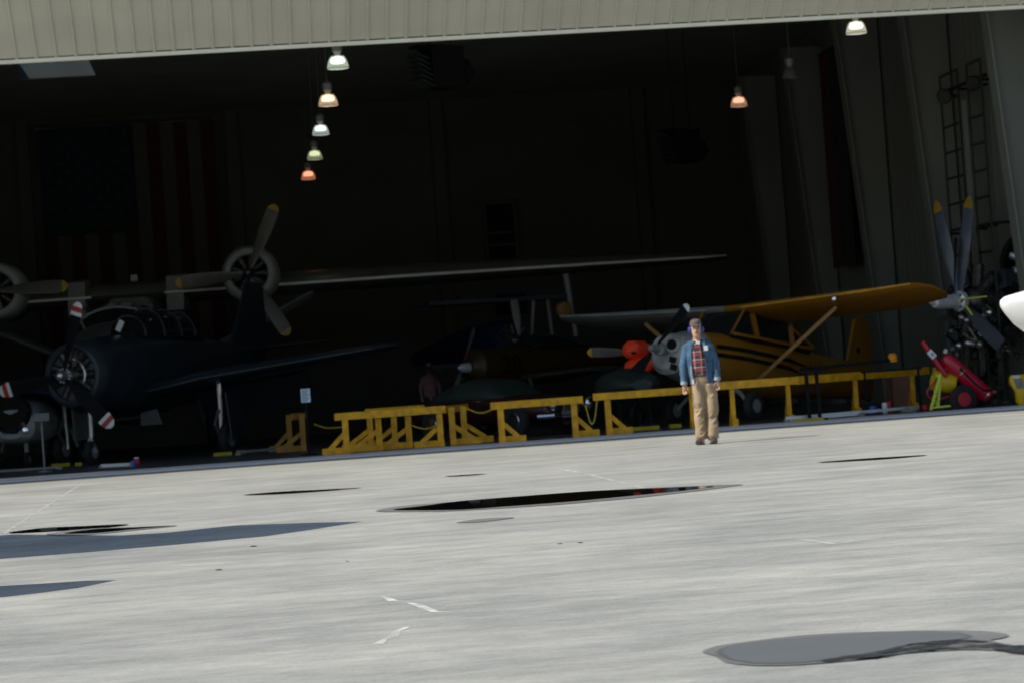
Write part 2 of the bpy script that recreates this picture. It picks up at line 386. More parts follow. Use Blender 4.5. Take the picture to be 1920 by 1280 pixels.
# grey puddle at lower right
patch('damp_patch', [(1328, 1222), (1352, 1212), (1410, 1204), (1500, 1193), (1620, 1187), (1740, 1184), (1845, 1185), (1884, 1193), (1850, 1202), (1900, 1212), (1990, 1212), (1990, 1232), (1900, 1222), (1820, 1218), (1700, 1225), (1600, 1238), (1500, 1246), (1420, 1247), (1372, 1242), (1352, 1230)], M['damp'], 'brownish damp rim of the grey puddle', .004, jit=.5)
M['silt'] = mat('silty_water', (.125, .133, .135), .6, 0, .06, 1.5, (.5, 2, 1))
fading(M['silt'])
patch('puddle_water', [(1365, 1222), (1390, 1212), (1450, 1204), (1530, 1197), (1640, 1191), (1740, 1188), (1800, 1192), (1790, 1200), (1700, 1210), (1640, 1222), (1560, 1236), (1490, 1243), (1430, 1243), (1385, 1236)], M['silt'], 'shallow silty grey puddle at lower right', .006, jit=.4)
M['ripple'] = mat('ripple_reflection', (.03, .03, .027), .4, 0, .5, 5, (.5, 4, 1))  # dark streaks paint the reflected hangar interior into the water colour
_n = M['ripple'].node_tree.nodes; _l = M['ripple'].node_tree.links; _nz = [q for q in _n if q.type == 'TEX_NOISE'][0]; _cr = [q for q in _n if q.type == 'VALTORGB'][0]
_nz.inputs['Scale'].default_value = 6; [q for q in _n if q.type == 'MAPPING'][0].inputs['Scale'].default_value = (1.6, 9, 1)
_cr.color_ramp.elements[0].position = .55; _cr.color_ramp.elements[0].color = (.018, .018, .016, 1); _cr.color_ramp.elements[1].position = .64; _cr.color_ramp.elements[1].color = (.09, .093, .092, 1)
fading(M['ripple'], 1.36, 1.56, 9)
patch('puddle_water', [(1535, 1242), (1580, 1233), (1650, 1223), (1690, 1214), (1720, 1208), (1800, 1201), (1860, 1206), (1905, 1213), (1990, 1208), (1990, 1226), (1905, 1227), (1860, 1219), (1780, 1219), (1700, 1226), (1640, 1235), (1580, 1241)], M['ripple'], 'dark painted reflection on the rippled edge of the grey puddle', .008, jit=.9)
def bit(px, py, s):
    b = MB(); p = G(px, py); random.seed(px)
    b.rings([[p+Vector((math.cos(t*2*PI/7)*s*(.6+.5*random.random())*k, math.sin(t*2*PI/7)*s*.8*k, z)) for t in range(7)] for k, z in ((.6, .003), (.5, s*.12), (.2, s*.16))])
    tag(b.build('leaf_litter', M['olive'], None), 'dry dark leaf lying on the concrete at x' if 0 else None, None)
    return bpy.context.scene.collection.objects[-1]
lt = [(475, 1024, .05, 'larger dry leaf on the concrete below the wing shadow tip'), (411, 1068, .045, 'dry leaf between the two grey shadows'), (651, 1052, .03, 'tiny leaf right of the larger leaf'), (1050, 1019, .035, 'small leaf below the long puddle'), (1088, 1017, .04, 'small leaf at the right of its neighbour below the puddle')]
for px, py, s, lb in lt:
    o = bit(px, py, s); tag(o, lb, 'leaf', 'dry leaves on the apron')

# ------------------------------------------------------------------ lamps, heaters, flag
def gx(px, Y):
    py = 760-.07*(px-468)+4600*EYE/Y
    return at(px, py, Y).x
def glassmat(name, col, es):
    m = bpy.data.materials.new(name); m.use_nodes = True; n = m.node_tree.nodes; l = m.node_tree.links; n.remove(n['Principled BSDF'])
    e = n.new('ShaderNodeEmission'); e.inputs[0].default_value = (*col, 1); e.inputs[1].default_value = es
    t = n.new('ShaderNodeBsdfTransparent'); t.inputs[0].default_value = (.9, .9, .9, 1)
    g = n.new('ShaderNodeBsdfGlossy'); g.inputs['Roughness'].default_value = .15
    wv = n.new('ShaderNodeTexWave'); tc = n.new('ShaderNodeTexCoord'); gr = n.new('ShaderNodeTexGradient'); gr.gradient_type = 'RADIAL'
    mu = n.new('ShaderNodeMath'); mu.operation = 'MULTIPLY'; mu.inputs[1].default_value = 36
    fr = n.new('ShaderNodeMath'); fr.operation = 'PINGPONG'; fr.inputs[1].default_value = .5
    l.new(tc.outputs['Object'], gr.inputs[0]); l.new(gr.outputs['Fac'], mu.inputs[0]); l.new(mu.outputs[0], fr.inputs[0]); n.remove(wv)
    m1 = n.new('ShaderNodeMixShader'); m2 = n.new('ShaderNodeMixShader'); ad = n.new('ShaderNodeMath'); ad.operation = 'ADD'; ad.inputs[1].default_value = .25
    l.new(fr.outputs[0], ad.inputs[0]); l.new(ad.outputs[0], m1.inputs[0]); l.new(t.outputs[0], m1.inputs[1]); l.new(e.outputs[0], m1.inputs[2])
    m2.inputs[0].default_value = .12; l.new(m1.outputs[0], m2.inputs[1]); l.new(g.outputs[0], m2.inputs[2]); l.new(m2.outputs[0], n['Material Output'].inputs[0])
    return m
def lamp(px, py, Y, wpx, col, es, label, lit=True):
    p = at(px, py, Y); r = wpx/2*Y/4600
    t = thing('hanging_lamp', label, 'lamp', p, 0, 'high bay lamps hanging from the hangar roof')
    k = r/.2; gm = glassmat('lamp_glass', col, es if lit else .0)
    if lit:
        MB().lathe((0, 0, -.12*k), (0, 0, 1), [(0, r), (.02*k, r*.985), (.1*k, r*.9), (.17*k, r*.77), (.215*k, r*.6), (.225*k, r*.3)], 32, cap=False).build('lamp_shade', gm, t, 60)
        em = mat('lamp_core', col, .5, 0, 0, emit=[min(1, c*1.05+.12) for c in col], es=es*4)
        MB().lathe((0, 0, -.03*k), (0, 0, 1), [(0, .12*k), (.04*k, .14*k), (.1*k, .11*k), (.12*k, .05*k)], 20).build('bulb', em, t, 60)
        MB().lathe((0, 0, -.125*k), (0, 0, 1), [(0, r*1.01), (.012*k, r*1.02), (.012*k, r*.97), (0, r*.96)], 32, cap=False).build('rim', M['edge_pale'], t)
    else:
        MB().lathe((0, 0, -.1*k), (0, 0, 1), [(0, r), (.02*k, r*.98), (.15*k, r*.8), (.22*k, r*.5)], 28, cap=False).build('lamp_shade', M['greyd'], t, 60)
        MB().lathe((0, 0, -.08*k), (0, 0, 1), [(0, .05), (.02, .07), (.05, .03)], 16).build('bulb', M['steelb'], t)
    h = MB(); h.lathe((0, 0, .1*k), (0, 0, 1), [(0, .05*k), (.05*k, .06*k), (.08*k, .09*k), (.22*k, .1*k), (.25*k, .06*k), (.28*k, .03*k)], 16); h.build('ballast_housing', M['greyp'], t)
    MB().tube((0, 0, .36*k), (0, 0, 9.55-p.z), .008, seg=6).build('hanging_rod', M['greyd'], t)
lamp(633, 116, 45.0, 41, (.75, .9, .68), .8, 'bright greenish white lamp nearest the door edge in the left row')
lamp(615, 187, 50.5, 37, (1, .68, .42), .75, 'warm peach lamp, second of the left row')
lamp(601, 243, 56.0, 32, (.72, .85, .82), .65, 'cool white lamp, third of the left row')
lamp(590, 290, 61.5, 29, (.55, .6, .33), .55, 'dim yellow green lamp, fourth of the left row')
lamp(578, 328, 67.0, 27, (1, .3, .14), .65, 'small orange red lamp, deepest of the left row')
lamp(1605, 51, 45.0, 40, (.95, .87, .66), .8, 'cream lamp under the door edge at right')
lamp(1385, 190, 56.0, 32, (1, .42, .24), .6, 'salmon orange lamp alone at right, deeper than the cream one')
lamp(1482, 138, 50.5, 34, (.5, .5, .5), 0, 'unlit lamp between the cream and the salmon lamp', False)

def heater(px, py, Y, s, label):
    p = at(px, py, Y); t = thing('unit_heater', label, 'heater', p, 25, 'heaters hung from the roof')
    MB().box((0, 0, 0), (.75*s, .6*s, .85*s)).build('casing', M['dark'], t, 0)
    b = MB()
    for i in range(6): b.box((-.52*s-.02*i, -.1, -.35*s+i*.11*s), (.32*s, .5*s, .02), Matrix.Rotation(R(25), 3, 'Y'))
    b.build('louvre', M['tarp'], t, 0)
    MB().box((-.35*s, -.05, .42*s), (.6*s, .4*s, .06)).build('duct_flap', M['dark'], t, 0)
    MB().lathe((.37*s, -.1, -.1), (1, 0, 0), [(0, .3*s), (.12, .28*s), (.22, .12*s), (.3, .1*s)], 16).build('fan_motor', M['dark'], t)
    b = MB()
    for x in (-.25*s, .25*s): b.tube((x, 0, .4*s), (x, 0, 9.55-p.z), .012, seg=6)
    b.build('hanger_rods', M['dark'], t)
heater(828, 128, 50, 1.0, 'large dark unit heater under the roof near the door')
heater(1280, 275, 60, .95, 'small dark unit heater deep in the hangar')

def flag():
    Y = 71.3; tl = at(70, 243, Y); W = at(400, 240, Y).x-tl.x; H = 7.4; t = thing('flag', 'huge stars and stripes flag hung upright on the back wall', 'flag', (tl.x, Y, tl.z-H))
    def wave(x, z): return .09*math.sin(x*3.1+z*.3)+.05*math.sin(z*1.1+x)
    def piece(x0, x1, z0, z1, off=0):
        b = MB(); nx = max(2, int((x1-x0)/.15)); nz = 14; g = [[b.b.verts.new((x0+(x1-x0)*i/nx, wave(x0+(x1-x0)*i/nx, z0+(z1-z0)*j/nz)-off, z0+(z1-z0)*j/nz)) for j in range(nz+1)] for i in range(nx+1)]
        for i in range(nx):
            for j in range(nz): b.b.faces.new((g[i][j], g[i+1][j], g[i+1][j+1], g[i][j+1]))
        return b
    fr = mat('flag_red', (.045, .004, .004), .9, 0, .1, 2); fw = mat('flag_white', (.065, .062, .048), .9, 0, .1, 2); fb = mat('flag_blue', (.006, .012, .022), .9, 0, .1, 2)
    cw, chh = W*.54, H*.42
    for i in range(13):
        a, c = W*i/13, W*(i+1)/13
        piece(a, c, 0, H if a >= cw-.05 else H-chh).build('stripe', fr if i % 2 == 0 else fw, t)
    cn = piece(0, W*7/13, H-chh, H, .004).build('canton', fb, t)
    b = MB()
    for i in range(9):
        for j in range(11):
            if (i+j) % 2: continue
            cx, cz = W*7/13*(i+1)/10, H-chh+chh*(j+1)/12
            pts = [Vector((cx+(.1 if k % 2 == 0 else .04)*math.sin(k*PI/5), wave(cx, cz)-.03, cz+(.1 if k % 2 == 0 else .04)*math.cos(k*PI/5))) for k in range(10)]
            b.prism(pts, (0, .006, 0))
    b.build('star_field', mat('star_cloth', (.03, .033, .03), .9, 0, .1, 2), cn, 0)['kind'] = 'stuff'
    MB().tube((-.1, .1, H+.02), (W+.1, .1, H+.02), .03).build('pole', M['greyd'], t)
flag()
# banner on the right wall
pb = at(1570, 88, 1)
def wallpt(px, py, X=XR-.45):
    d = ray(px, py); t = X/d.x; return Vector((X, d.y*t, EYE+d.z*t))
a0, a1 = wallpt(1537, 106), wallpt(1573, 86); zb = wallpt(1590, 498).z
t = thing('wall_banner', 'long dark banner with a maroon edge hanging on the right wall', 'banner', (XR-.45, (a0.y+a1.y)/2, zb))
Lb = (a0.y-a1.y); mb_ = mat('banner_cloth', (.012, .012, .014), .9, 0, .2, 2); mr_ = mat('banner_edge', (.05, .008, .008), .9, 0, .2, 2)
def ban(y0, y1, m, nm):
    b = MB(); n_ = 8; A = []; B_ = []
    for i in range(n_+1):
        y = y0+(y1-y0)*i/n_; A.append(Vector((.04*math.sin(y*5), y, 0))); B_.append(Vector((.04*math.sin(y*5+.4), y, a0.z-zb)))
    b.rings([A, B_], False, False); return b.build(nm, m, t)
ban(-Lb/2, Lb*.2, mb_, 'cloth'); ban(Lb*.2, Lb/2, mr_, 'edge_strip')
MB().tube((0, -Lb/2-.1, a0.z-zb+.03), (0, Lb/2+.1, a0.z-zb+.03), .03).build('pole', M['dark'], t)

# wall ladders and the flood lamp between them
def ladder(px0, py0, px1, X, n_, label, wd=.5):
    top = wallpt(px0, py0, X); y1 = wallpt(px1, py0, X).y; hw = abs(top.y-y1)/2
    t = thing('wall_ladder', label, 'ladder', (X, (top.y+y1)/2, .012), 0, 'ladders fixed to the right wall')
    for s in (-1, 1): MB().box((0, s*hw, top.z/2), (.04, .04, top.z)).build('rail', M['tarp'], t, 0)
    z = top.z
    while z > .4: MB().tube((0, -hw, z), (0, hw, z), .028, seg=8).build('rung', M['tarp'], t); z -= .53
    for z in (1.5, 3.5, top.z-.4):
        for s in (-1, 1): MB().box((.2, s*hw, z), (.4, .05, .05)).build('wall_bracket', M['dark'], t, 0)
ladder(1762, 147, 1795, XR-.5, 11, 'ladder on the right wall, farther into the hangar')
ladder(1812, 124, 1838, XR-.62, 12, 'ladder on the right wall, nearer the door')
p = wallpt(1806, 168, XR-.6)
t = thing('floodlight', 'dark twin floodlight on the wall between the two ladders', 'floodlight', p)
b = MB(); b.lathe((-.25, .3, -.05), (-.4, -.6, -.2), [(0, .06), (.08, .13), (.2, .16), (.24, .13)], 18); b.build('lamp_head', M['rubber'], t)
b = MB(); b.lathe((.15, -.4, .1), (-.4, -.6, -.2), [(0, .06), (.08, .13), (.2, .16), (.24, .13)], 18); b.build('lamp_head', M['rubber'], t)
MB().bar((-.3, .35, .0), (.3, -.6, .2), .06, .06).build('bracket', M['dark'], t, 0)
MB().box((.05, .2, -2.9), (.08, .1, 5.4)).build('conduit', M['steel'], t, 0)
p = at(1735, 265, 52); t = tag(MB().box((0, 0, 0), (.12, .1, 1.0)).box((0, -.06, 0), (.07, .03, .8)).build('wall_meter', M['dark'], None, 0), 'narrow black box mounted high on the right wall column', 'box'); t.location = p

# ------------------------------------------------------------------ aircraft helpers
def blade(par, hub, ang, L, W, m, tipm=None, tip=.1, r0=.12, twist=25, bands=None, thick=.16):
    a = R(ang); d = Vector((math.cos(a), 0, math.sin(a))); q = Vector((-math.sin(a), 0, math.cos(a))); hub = Vector(hub)
    def prof(t): return W*(.32+1.5*t if t < .35 else (.845+.155*math.sin((t-.35)/.4*PI/2) if t < .75 else max(.25, 1-((t-.75)/.25)**5*.75)))
    def seg(t0, t1, grow=0.0):
        rg = []; N = 8
        for i in range(N+1):
            t = t0+(t1-t0)*i/N; c = hub+d*(r0+(L-r0)*t); tw = R(twist*(1-t)+8); e = q*math.cos(tw)+Vector((0, 1, 0))*math.sin(tw); f = e.cross(d)
            w_ = prof(t)/2+grow; th = W*thick*(.6-.45*t)*.6+grow
            rg.append([c+e*math.cos(k*2*PI/10)*w_+f*math.sin(k*2*PI/10)*th for k in range(10)])
        return MB().rings(rg)
    if bands:
        bl = seg(0, bands[0][0]).build('propeller_blade', m, par)
        for t0, t1, mm in bands: seg(t0, t1, .001).build('tip_band', mm, bl)
    else:
        bl = seg(0, 1-tip).build('propeller_blade', m, par)
        if tipm: seg(1-tip, 1, .001).build('blade_tip', tipm, bl)
    return bl
def wheel(par, c, r, w_, axis=(1, 0, 0), hubm=None):
    a = Vector(axis).normalized(); c = Vector(c)
    t = MB().lathe(c-a*w_/2, axis, [(0, r*.55), (0, r*.8), (w_*.12, r*.95), (w_*.3, r), (w_*.7, r), (w_*.88, r*.95), (w_, r*.8), (w_, r*.55)], 28).build('wheel', M['rubber'], par)
    MB().lathe(c-a*(w_/2+.006), axis, [(0, r*.2), (0, r*.48), (.01, r*.52), (w_, r*.52), (w_+.012, r*.48), (w_+.012, r*.2)], 20).build('rim', hubm or M['greyp'], t)
    return t
def radial(par, c, r, m, n_=7):
    b = MB(); c = Vector(c)
    for i in range(n_):
        a = 2*PI*i/n_; d = Vector((math.cos(a), 0, math.sin(a)))
        for k in range(6): b.lathe(c+d*(r*(.4+.1*k)), d, [(0, r*.2), (r*.03, r*.2), (r*.03, r*.15), (r*.1, r*.15)], 10)
        b.tube(c+d*r*.25+Vector((0, -.1, 0)), c+d*r*.95+Vector((0, -.06, 0)), r*.03, seg=6)
    b.lathe(c+Vector((0, .05, 0)), (0, -1, 0), [(0, r*.4), (r*.2, r*.38), (r*.4, r*.24), (r*.5, r*.1)], 20)
    return b.build('engine', m, par)

# ------------------------------------------------------------------ grey flying boat at the back
fb0 = at(239, 700, 60); FBR = -5
fb = thing('flying_boat', 'grey twin engine flying boat with one long high wing at the back of the hangar', 'aircraft', (fb0.x, 60, .012), FBR)
b = MB(); b.loft([(-4, 0, 2.0, .15, .2, .3), (-3.6, 0, 2.0, .6, .6, .7), (-2.5, 0, 2.1, 1.1, .95, 1.1), (-1, 0, 2.2, 1.35, 1.1, 1.3), (2, 0, 2.25, 1.45, 1.1, 1.35), (5, 0, 2.2, 1.2, .95, 1.1), (8, 0, 2.3, .75, .7, .7), (10.5, 0, 2.6, .3, .5, .3)], 28, 2.3)
b.build('hull', M['greyd'], fb)
b = MB(); b.loft([(-1.7, 0, 2.9, .75, .25, .2), (-1.4, 0, 2.95, .95, .55, .2), (-.6, 0, 3.0, 1.05, .62, .2), (.3, 0, 3.0, .9, .5, .2)], 24, 2.4); cg = b.build('cockpit_glass', M['glass'], fb)
b = MB()
for k in (-.55, 0, .55): b.path([(k*1.2, -1.72, 2.95), (k*1.5, -1.5, 3.3), (k*1.5, -1.2, 3.5), (k*1.4, -.6, 3.64)], .035, 6)
for y, rx, rz in ((-1.45, .97, .56), (-.6, 1.08, .65)):
    b.path([(math.cos(a)*rx, y-.02, 2.96+math.sin(a)*rz) for a in [PI*i/14 for i in range(15)]], .035, 6)
b.build('window_frame', M['greyp'], cg)
b = MB(); b.loft([(1.2, 0, 3.4, .6, .5, .5), (1.6, 0, 3.4, .8, .55, .6), (4.2, 0, 3.4, .7, .5, .6), (5, 0, 3.4, .3, .5, .6)], 16, 3); b.build('wing_pylon', M['greyd'], fb)
ZW = 3.93
for s in (-1, 1):
    MB().wing([(0, 1.05, ZW, 4.6, .14*4), (s*7.2, 1.05, ZW, 4.6, .14*4), (s*12, 1.6, ZW, 3.9, .42), (s*14.3, 2.0, ZW, 3.3, .3), (s*15, 2.6, ZW, 2.2, .12)]).build('wing', M['wingtop'], fb)
    MB().path([(s*.9, .99, ZW-.03), (s*7.2, .99, ZW-.03), (s*12, 1.55, ZW-.03), (s*14.3, 1.95, ZW-.03), (s*14.95, 2.5, ZW)], [.03, .04, .035, .03, .02], 8).build('leading_edge', M['edge_pale'], fb)  # pale tube carries the highlight along the wing edge as colour
    MB().tube((s*10.85, 2.2, ZW-.2), (s*11.0, 2.2, 2.15), .09, .06).build('float_strut', M['greyp'], fb)
    b = MB(); b.loft([(.6, s*10.7, 1.75, .1, .1, .1), (1.0, s*10.7, 1.75, .3, .3, .35), (2.2, s*10.7, 1.8, .34, .3, .35), (3.6, s*10.7, 1.85, .1, .15, .1)], 16); b.build('wing_float', M['greyd'], fb)
    b = MB(); b.tube((s*1.2, 2, 2.2), (s*4.5, 2, ZW-.2), .07); b.tube((s*1.2, 3.5, 2.2), (s*4.5, 3.5, ZW-.2), .07); b.build('wing_strut', M['greyd'], fb)
    hx, hz = s*3.08, 4.18
    b = MB(); c = (hx, 0, hz)
    b.lathe((hx, .12, hz), (0, 1, 0), [(.35, .45), (.05, .46), (0, .5), (.03, .57), (.12, .64), (.4, .7), (.95, .7), (1.5, .62), (1.5, .55), (.4, .5)], 36, cap=False)
    b.build('cowling', M['cowl'], fb)
    b = MB(); b.loft([(1.1, hx, hz-.05, .6, .6, .6), (2.2, hx, hz-.1, .55, .5, .6), (3.8, hx, hz-.1, .25, .3, .35)], 20); b.build('nacelle', M['greyd'], fb)
    MB().lathe((hx, .5, hz), (0, 1, 0), [(0, .5), (.03, .52)], 24).build('firewall', M['dark'], fb)
    radial(fb, (hx, .34, hz), .46, M['engine'], 9)
    MB().lathe((hx, .1, hz), (0, -1, 0), [(0, .15), (.12, .16), (.22, .1), (.27, .03)], 16).build('propeller_hub', M['engine'], fb)
    for ang in ((65, 184, 299) if s > 0 else (0, 122, 240)):
        blade(fb, (hx, 0, hz), ang, 1.78, .34, M['prop'], M['yelt'], .08)
MB().box((.2, .9, 4.3), (.16, .1, .16)).build('beacon', M['greyp'], fb)
for s in (-1, 1):
    wheel(fb, (s*1.7, 2.8, .42), .42, .28); MB().tube((s*1.5, 2.8, .5), (s*1.2, 2.8, 1.8), .08).build('gear_leg', M['greyd'], fb)
    MB().prism([(s*1.0-.05, .9, 3.45), (s*1.0-.05, 2.2, 3.5), (s*1.0-.05, 2.0, 4.4), (s*1.0-.05, 1.1, 4.3)], (.42*s, 0, 0)).build('exhaust_fairing', M['greyp'], fb, 0)

# ------------------------------------------------------------------ dark blue tricycle trainer
h0 = at(118, 705, 50.3); TR = -26
tn = thing('navy_aircraft', 'dark navy single engine aircraft with red and white propeller tips, nose to the left', 'aircraft', (h0.x, 50.3, .012), TR)
hz = h0.z
b = MB(); b.loft([(.45, 0, hz-.02, .62, .62, .62), (.6, 0, hz, .7, .7, .7), (1.2, 0, hz, .76, .76, .76), (2.0, 0, hz, .78, .8, .8), (3.2, 0, hz-.03, .74, .86, .85), (5.2, 0, hz-.02, .6, .8, .72), (7.0, 0, hz+.1, .4, .55, .5), (8.6, 0, hz+.25, .2, .32, .35), (9.4, 0, hz+.3, .08, .2, .2)], 32, 2.15)
b.build('fuselage', M['navy'], tn)
MB().lathe((0, .32, hz), (0, 1, 0), [(.4, .5), (.05, .52), (0, .57), (.03, .63), (.14, .68), (.3, .71), (.32, .6)], 40, cap=False).build('cowling', M['navyd'], tn)
MB().lathe((0, .62, hz), (0, 1, 0), [(0, .55), (.02, .56)], 24).build('firewall', M['dark'], tn)
radial(tn, (0, .46, hz), .5, M['engine'], 9)
b = MB(); b.path([(.34*math.cos(a), .3, hz+.34*math.sin(a)) for a in [R(-30+8*i) for i in range(14)]], .022, 6); b.build('ignition_ring', M['alu'], tn)
MB().lathe((0, .25, hz), (0, -1, 0), [(0, .13), (.14, .15), (.2, .13), (.32, .11), (.42, .08), (.46, .02)], 20).build('propeller_hub', M['alu'], tn)
b = MB()
for k in range(12):
    a = 2*PI*k/12; b.lathe((.14*math.cos(a), .06, hz+.14*math.sin(a)), (0, -1, 0), [(0, .02), (.05, .015)], 6)
b.build('hub_bolts', M['steelb'], tn)
for ang in (72, 189, 314):
    blade(tn, (0, 0, hz), ang, 1.52, .3, M['dark'], bands=[(.8, .855, M['white2']), (.855, .93, M['tred']), (.93, 1.0, M['white2'])])
b = MB(); b.loft([(2.5, 0, hz+.75, .3, .1, .1), (2.8, 0, hz+.75, .42, .45, .1), (3.6, 0, hz+.75, .45, .6, .1), (5.0, 0, hz+.7, .42, .55, .1), (5.9, 0, hz+.6, .25, .2, .1)], 20, 2.4)
cp = b.build('canopy', M['glass'], tn)
b = MB()
for y, rx, rz in ((2.82, .43, .47), (3.6, .47, .63), (4.4, .46, .6), (5.1, .43, .55)): b.path([(math.cos(a)*rx, y, hz+.75+math.sin(a)*rz) for a in [PI*i/12 for i in range(13)]], .025, 6)
b.build('canopy_frame', M['navyd'], cp)
for s in (-1, 1):
    MB().wing([(s*.5, 2.1, hz-.45, 2.5, .34), (s*2.0, 2.15, hz-.22, 2.25, .3), (s*5.7, 2.6, hz+.12, 1.45, .17), (s*6.1, 2.9, hz+.16, .9, .08)]).build('wing', M['navy'], tn)
    MB().path([(s*.8, 2.07, hz-.42), (s*2.0, 2.12, hz-.23), (s*5.7, 2.58, hz+.12)], [.02, .02, .015], 6).build('leading_edge', M['navyd'], tn)
    b = MB(); b.prism([(s*.8, 4.2, hz-.5), (s*.8, 4.75, hz-1.15), (s*.8, 4.82, hz-1.1), (s*.8, 4.3, hz-.42)], (s*2.7, -.15, .25)); b.build('flap', M['navy'], tn, 0)
    wheel(tn, (s*2.0, 3.2, .32), .32, .2)
    b = MB(); b.path([(s*1.88, 3.2, hz-.35), (s*1.88, 3.2, .85), (s*1.86, 3.2, .6), (s*1.86, 3.2, .32)], [.06, .055, .04, .04], 10); b.build('gear_leg', M['alu'], tn)
    b = MB(); b.bar((s*1.88, 3.1, .95), (s*1.88, 2.9, .65), .05, .04); b.bar((s*1.88, 2.9, .65), (s*1.86, 3.1, .4), .05, .04); b.build('torque_link', M['alu'], tn, 0)
    b = MB(); b.prism([(s*2.15, 2.9, 1.3), (s*2.15, 3.6, 1.3), (s*2.2, 3.65, .35), (s*2.2, 2.95, .3)], (s*.03, 0, 0)); b.build('gear_door', M['navy'], tn, 0)
    MB().wing([(s*.1, 8.0, hz+.45, 1.3, .12), (s*2.1, 8.4, hz+.5, .8, .06)]).build('tailplane', M['navy'], tn)
b = MB(); b.prism([(-.04, 7.6, hz+.45), (-.04, 9.6, hz+.4), (-.04, 9.5, hz+2.0), (-.04, 8.7, hz+2.05)], (.08, 0, 0)); b.build('tail_fin', M['navy'], tn, 0)
wheel(tn, (0, .95, .25), .25, .16)
b = MB(); b.path([(.0, 1.0, hz-.6), (0, 1.0, .75), (0, .98, .55)], [.05, .05, .045], 10); b.bar((0, .95, .55), (.12, .95, .25), .05, .07); b.bar((0, .95, .55), (-.12, .95, .25), .05, .07); b.bar((0, 1.1, 1.1), (0, 1.4, hz-.7), .04, .04)
b.build('nose_gear_leg', M['alu'], tn)
b = MB(); b.prism([(-.3, .75, hz-.68), (-.3, 1.7, hz-.72), (-.38, 1.6, .55), (-.38, .95, .5)], (.03, 0, 0)); b.build('nose_gear_door', M['greyd'], tn, 0)
b = MB(); b.prism([(.62, 2.0, hz-.86), (1.0, 2.0, hz-.8), (1.05, 2.1, hz-1.12), (.55, 2.1, hz-1.12)], (0, .04, 0)); b.build('inner_gear_door', M['greyd'], tn, 0)
MB().box((.05, 2.4, hz+1.0), (.12, .03, .24), Matrix.Rotation(R(30), 3, 'Y')).build('windscreen_card', M['white2'], tn, 0)

# ------------------------------------------------------------------ yellow high wing aircraft
h1 = at(1226, 655, 46.0); YR = -46
ya = thing('yellow_aircraft', 'yellow high wing tail dragger with grey cowling and twin black side stripes behind the barrier', 'aircraft', (h1.x, 46.0, .012), YR); ya.rotation_euler = (R(-7), 0, R(YR))
hz = h1.z
secs = [(.5, 0, hz-.06, .44, .4, .42), (.8, 0, hz-.06, .52, .48, .5), (1.5, 0, hz-.05, .56, .5, .56), (2.0, 0, hz-.05, .57, .52, .62), (3.6, 0, hz-.1, .55, .55, .62), (4.4, 0, hz-.05, .46, .46, .56), (6.0, 0, hz+.0, .28, .34, .5), (7.5, 0, hz+.05, .1, .22, .45)]
b = MB(); b.loft([(.18, 0, hz-.02, .32, .3, .34)]+[(.28, 0, hz-.04, .42, .37, .42)]+secs[:2]+[(1.0, 0, hz-.055, .54, .49, .52)], 28, 2.3); b.build('cowling', M['cowl'], ya)
b = MB(); b.loft([(.99, 0, hz-.055, .537, .487, .517), (1.5, 0, hz-.05, .56, .5, .57)]+secs[3:], 28, 2.6); fus = b.build('fuselage', M['yeld'], ya)
for k, (z0, z1) in enumerate(((hz+.08, hz+.16), (hz-.08, hz+.0))):
    for s in (-1, 1):
        b = MB(); A = []; B_ = []
        for y, rx, dz in ((1.1, .56, 0), (2.1, .59, 0), (3.0, .58, -.03), (3.6, .565, -.06), (4.6-.3*k, .475, -.12)):
            f = 1 if y < 4.2 else .15
            A.append(Vector((s*rx, y, z0+dz))); B_.append(Vector((s*rx, y, z0+dz+(z1-z0)*f)))
        b.rings([A, B_], False, False); b.build('side_stripe', M['dark'], fus)
# cabin glass and posts
ZWc = hz+.98
b = MB(); b.loft([(1.75, 0, hz+.4, .42, .1, .1), (2.2, 0, hz+.4, .5, .56, .1), (3.5, 0, hz+.4, .5, .56, .1), (4.6, 0, hz+.36, .4, .12, .1)], 32, 7); cb = b.build('cabin_glass', M['glass'], ya)
b = MB()
for s in (-1, 1):
    b.bar((s*.46, 1.7, hz+.42), (s*.5, 2.12, ZWc-.02), .03, .035); b.bar((s*.54, 2.5, hz+.4), (s*.52, 2.35, ZWc-.1), .05, .1); b.bar((s*.53, 3.75, hz+.36), (s*.5, 3.7, ZWc-.22), .05, .1)
    b.bar((s*.5, 3.7, ZWc-.24), (s*.42, 4.7, hz+.42), .05, .06); b.bar((s*.54, 1.7, hz+.42), (s*.5, 4.5, hz+.38), .04, .06)
b.build('cabin_frame', M['yeld'], cb, 0)
WY = 2.1
for s, mm in ((-1, M['greyp']), (1, M['yeld'])):
    MB().wing([(0, WY, ZWc, 1.55, .2), (s*3.2, WY, ZWc+.1, 1.6, .19), (s*4.25, WY+.1, ZWc+.17, 1.25, .12), (s*4.42, WY+.35, ZWc+.16, .7, .05)], inc=6).build('wing', mm, ya)
    MB().path([(s*.4, WY-.01, ZWc), (s*3.2, WY-.01, ZWc+.1), (s*4.2, WY+.08, ZWc+.17)], [.03, .03, .02], 6).build('leading_edge', mat('edge_yellow', (.44, .21, .012), .5, 0, .3, 3) if s > 0 else M['greyp'], ya)
    MB().path([(s*.5, 2.5, hz-.45), (s*2.3, 2.6, ZWc-.08)], [.045, .045], 10, .5).build('wing_strut', M['tan'], ya)
    MB().wing([(s*.1, 6.7, hz+.05, .95, .08), (s*1.5, 6.95, hz+.08, .6, .04)]).build('tailplane', M['yeld'], ya)
    wheel(ya, (s*.95, 1.75, .52), .27, .17)
    MB().path([(s*.3, 1.85, hz-.58), (s*.6, 1.8, .8), (s*.86, 1.75, .54)], [.05, .045, .04], 8, .6).build('gear_leg', M['greyp'], ya)
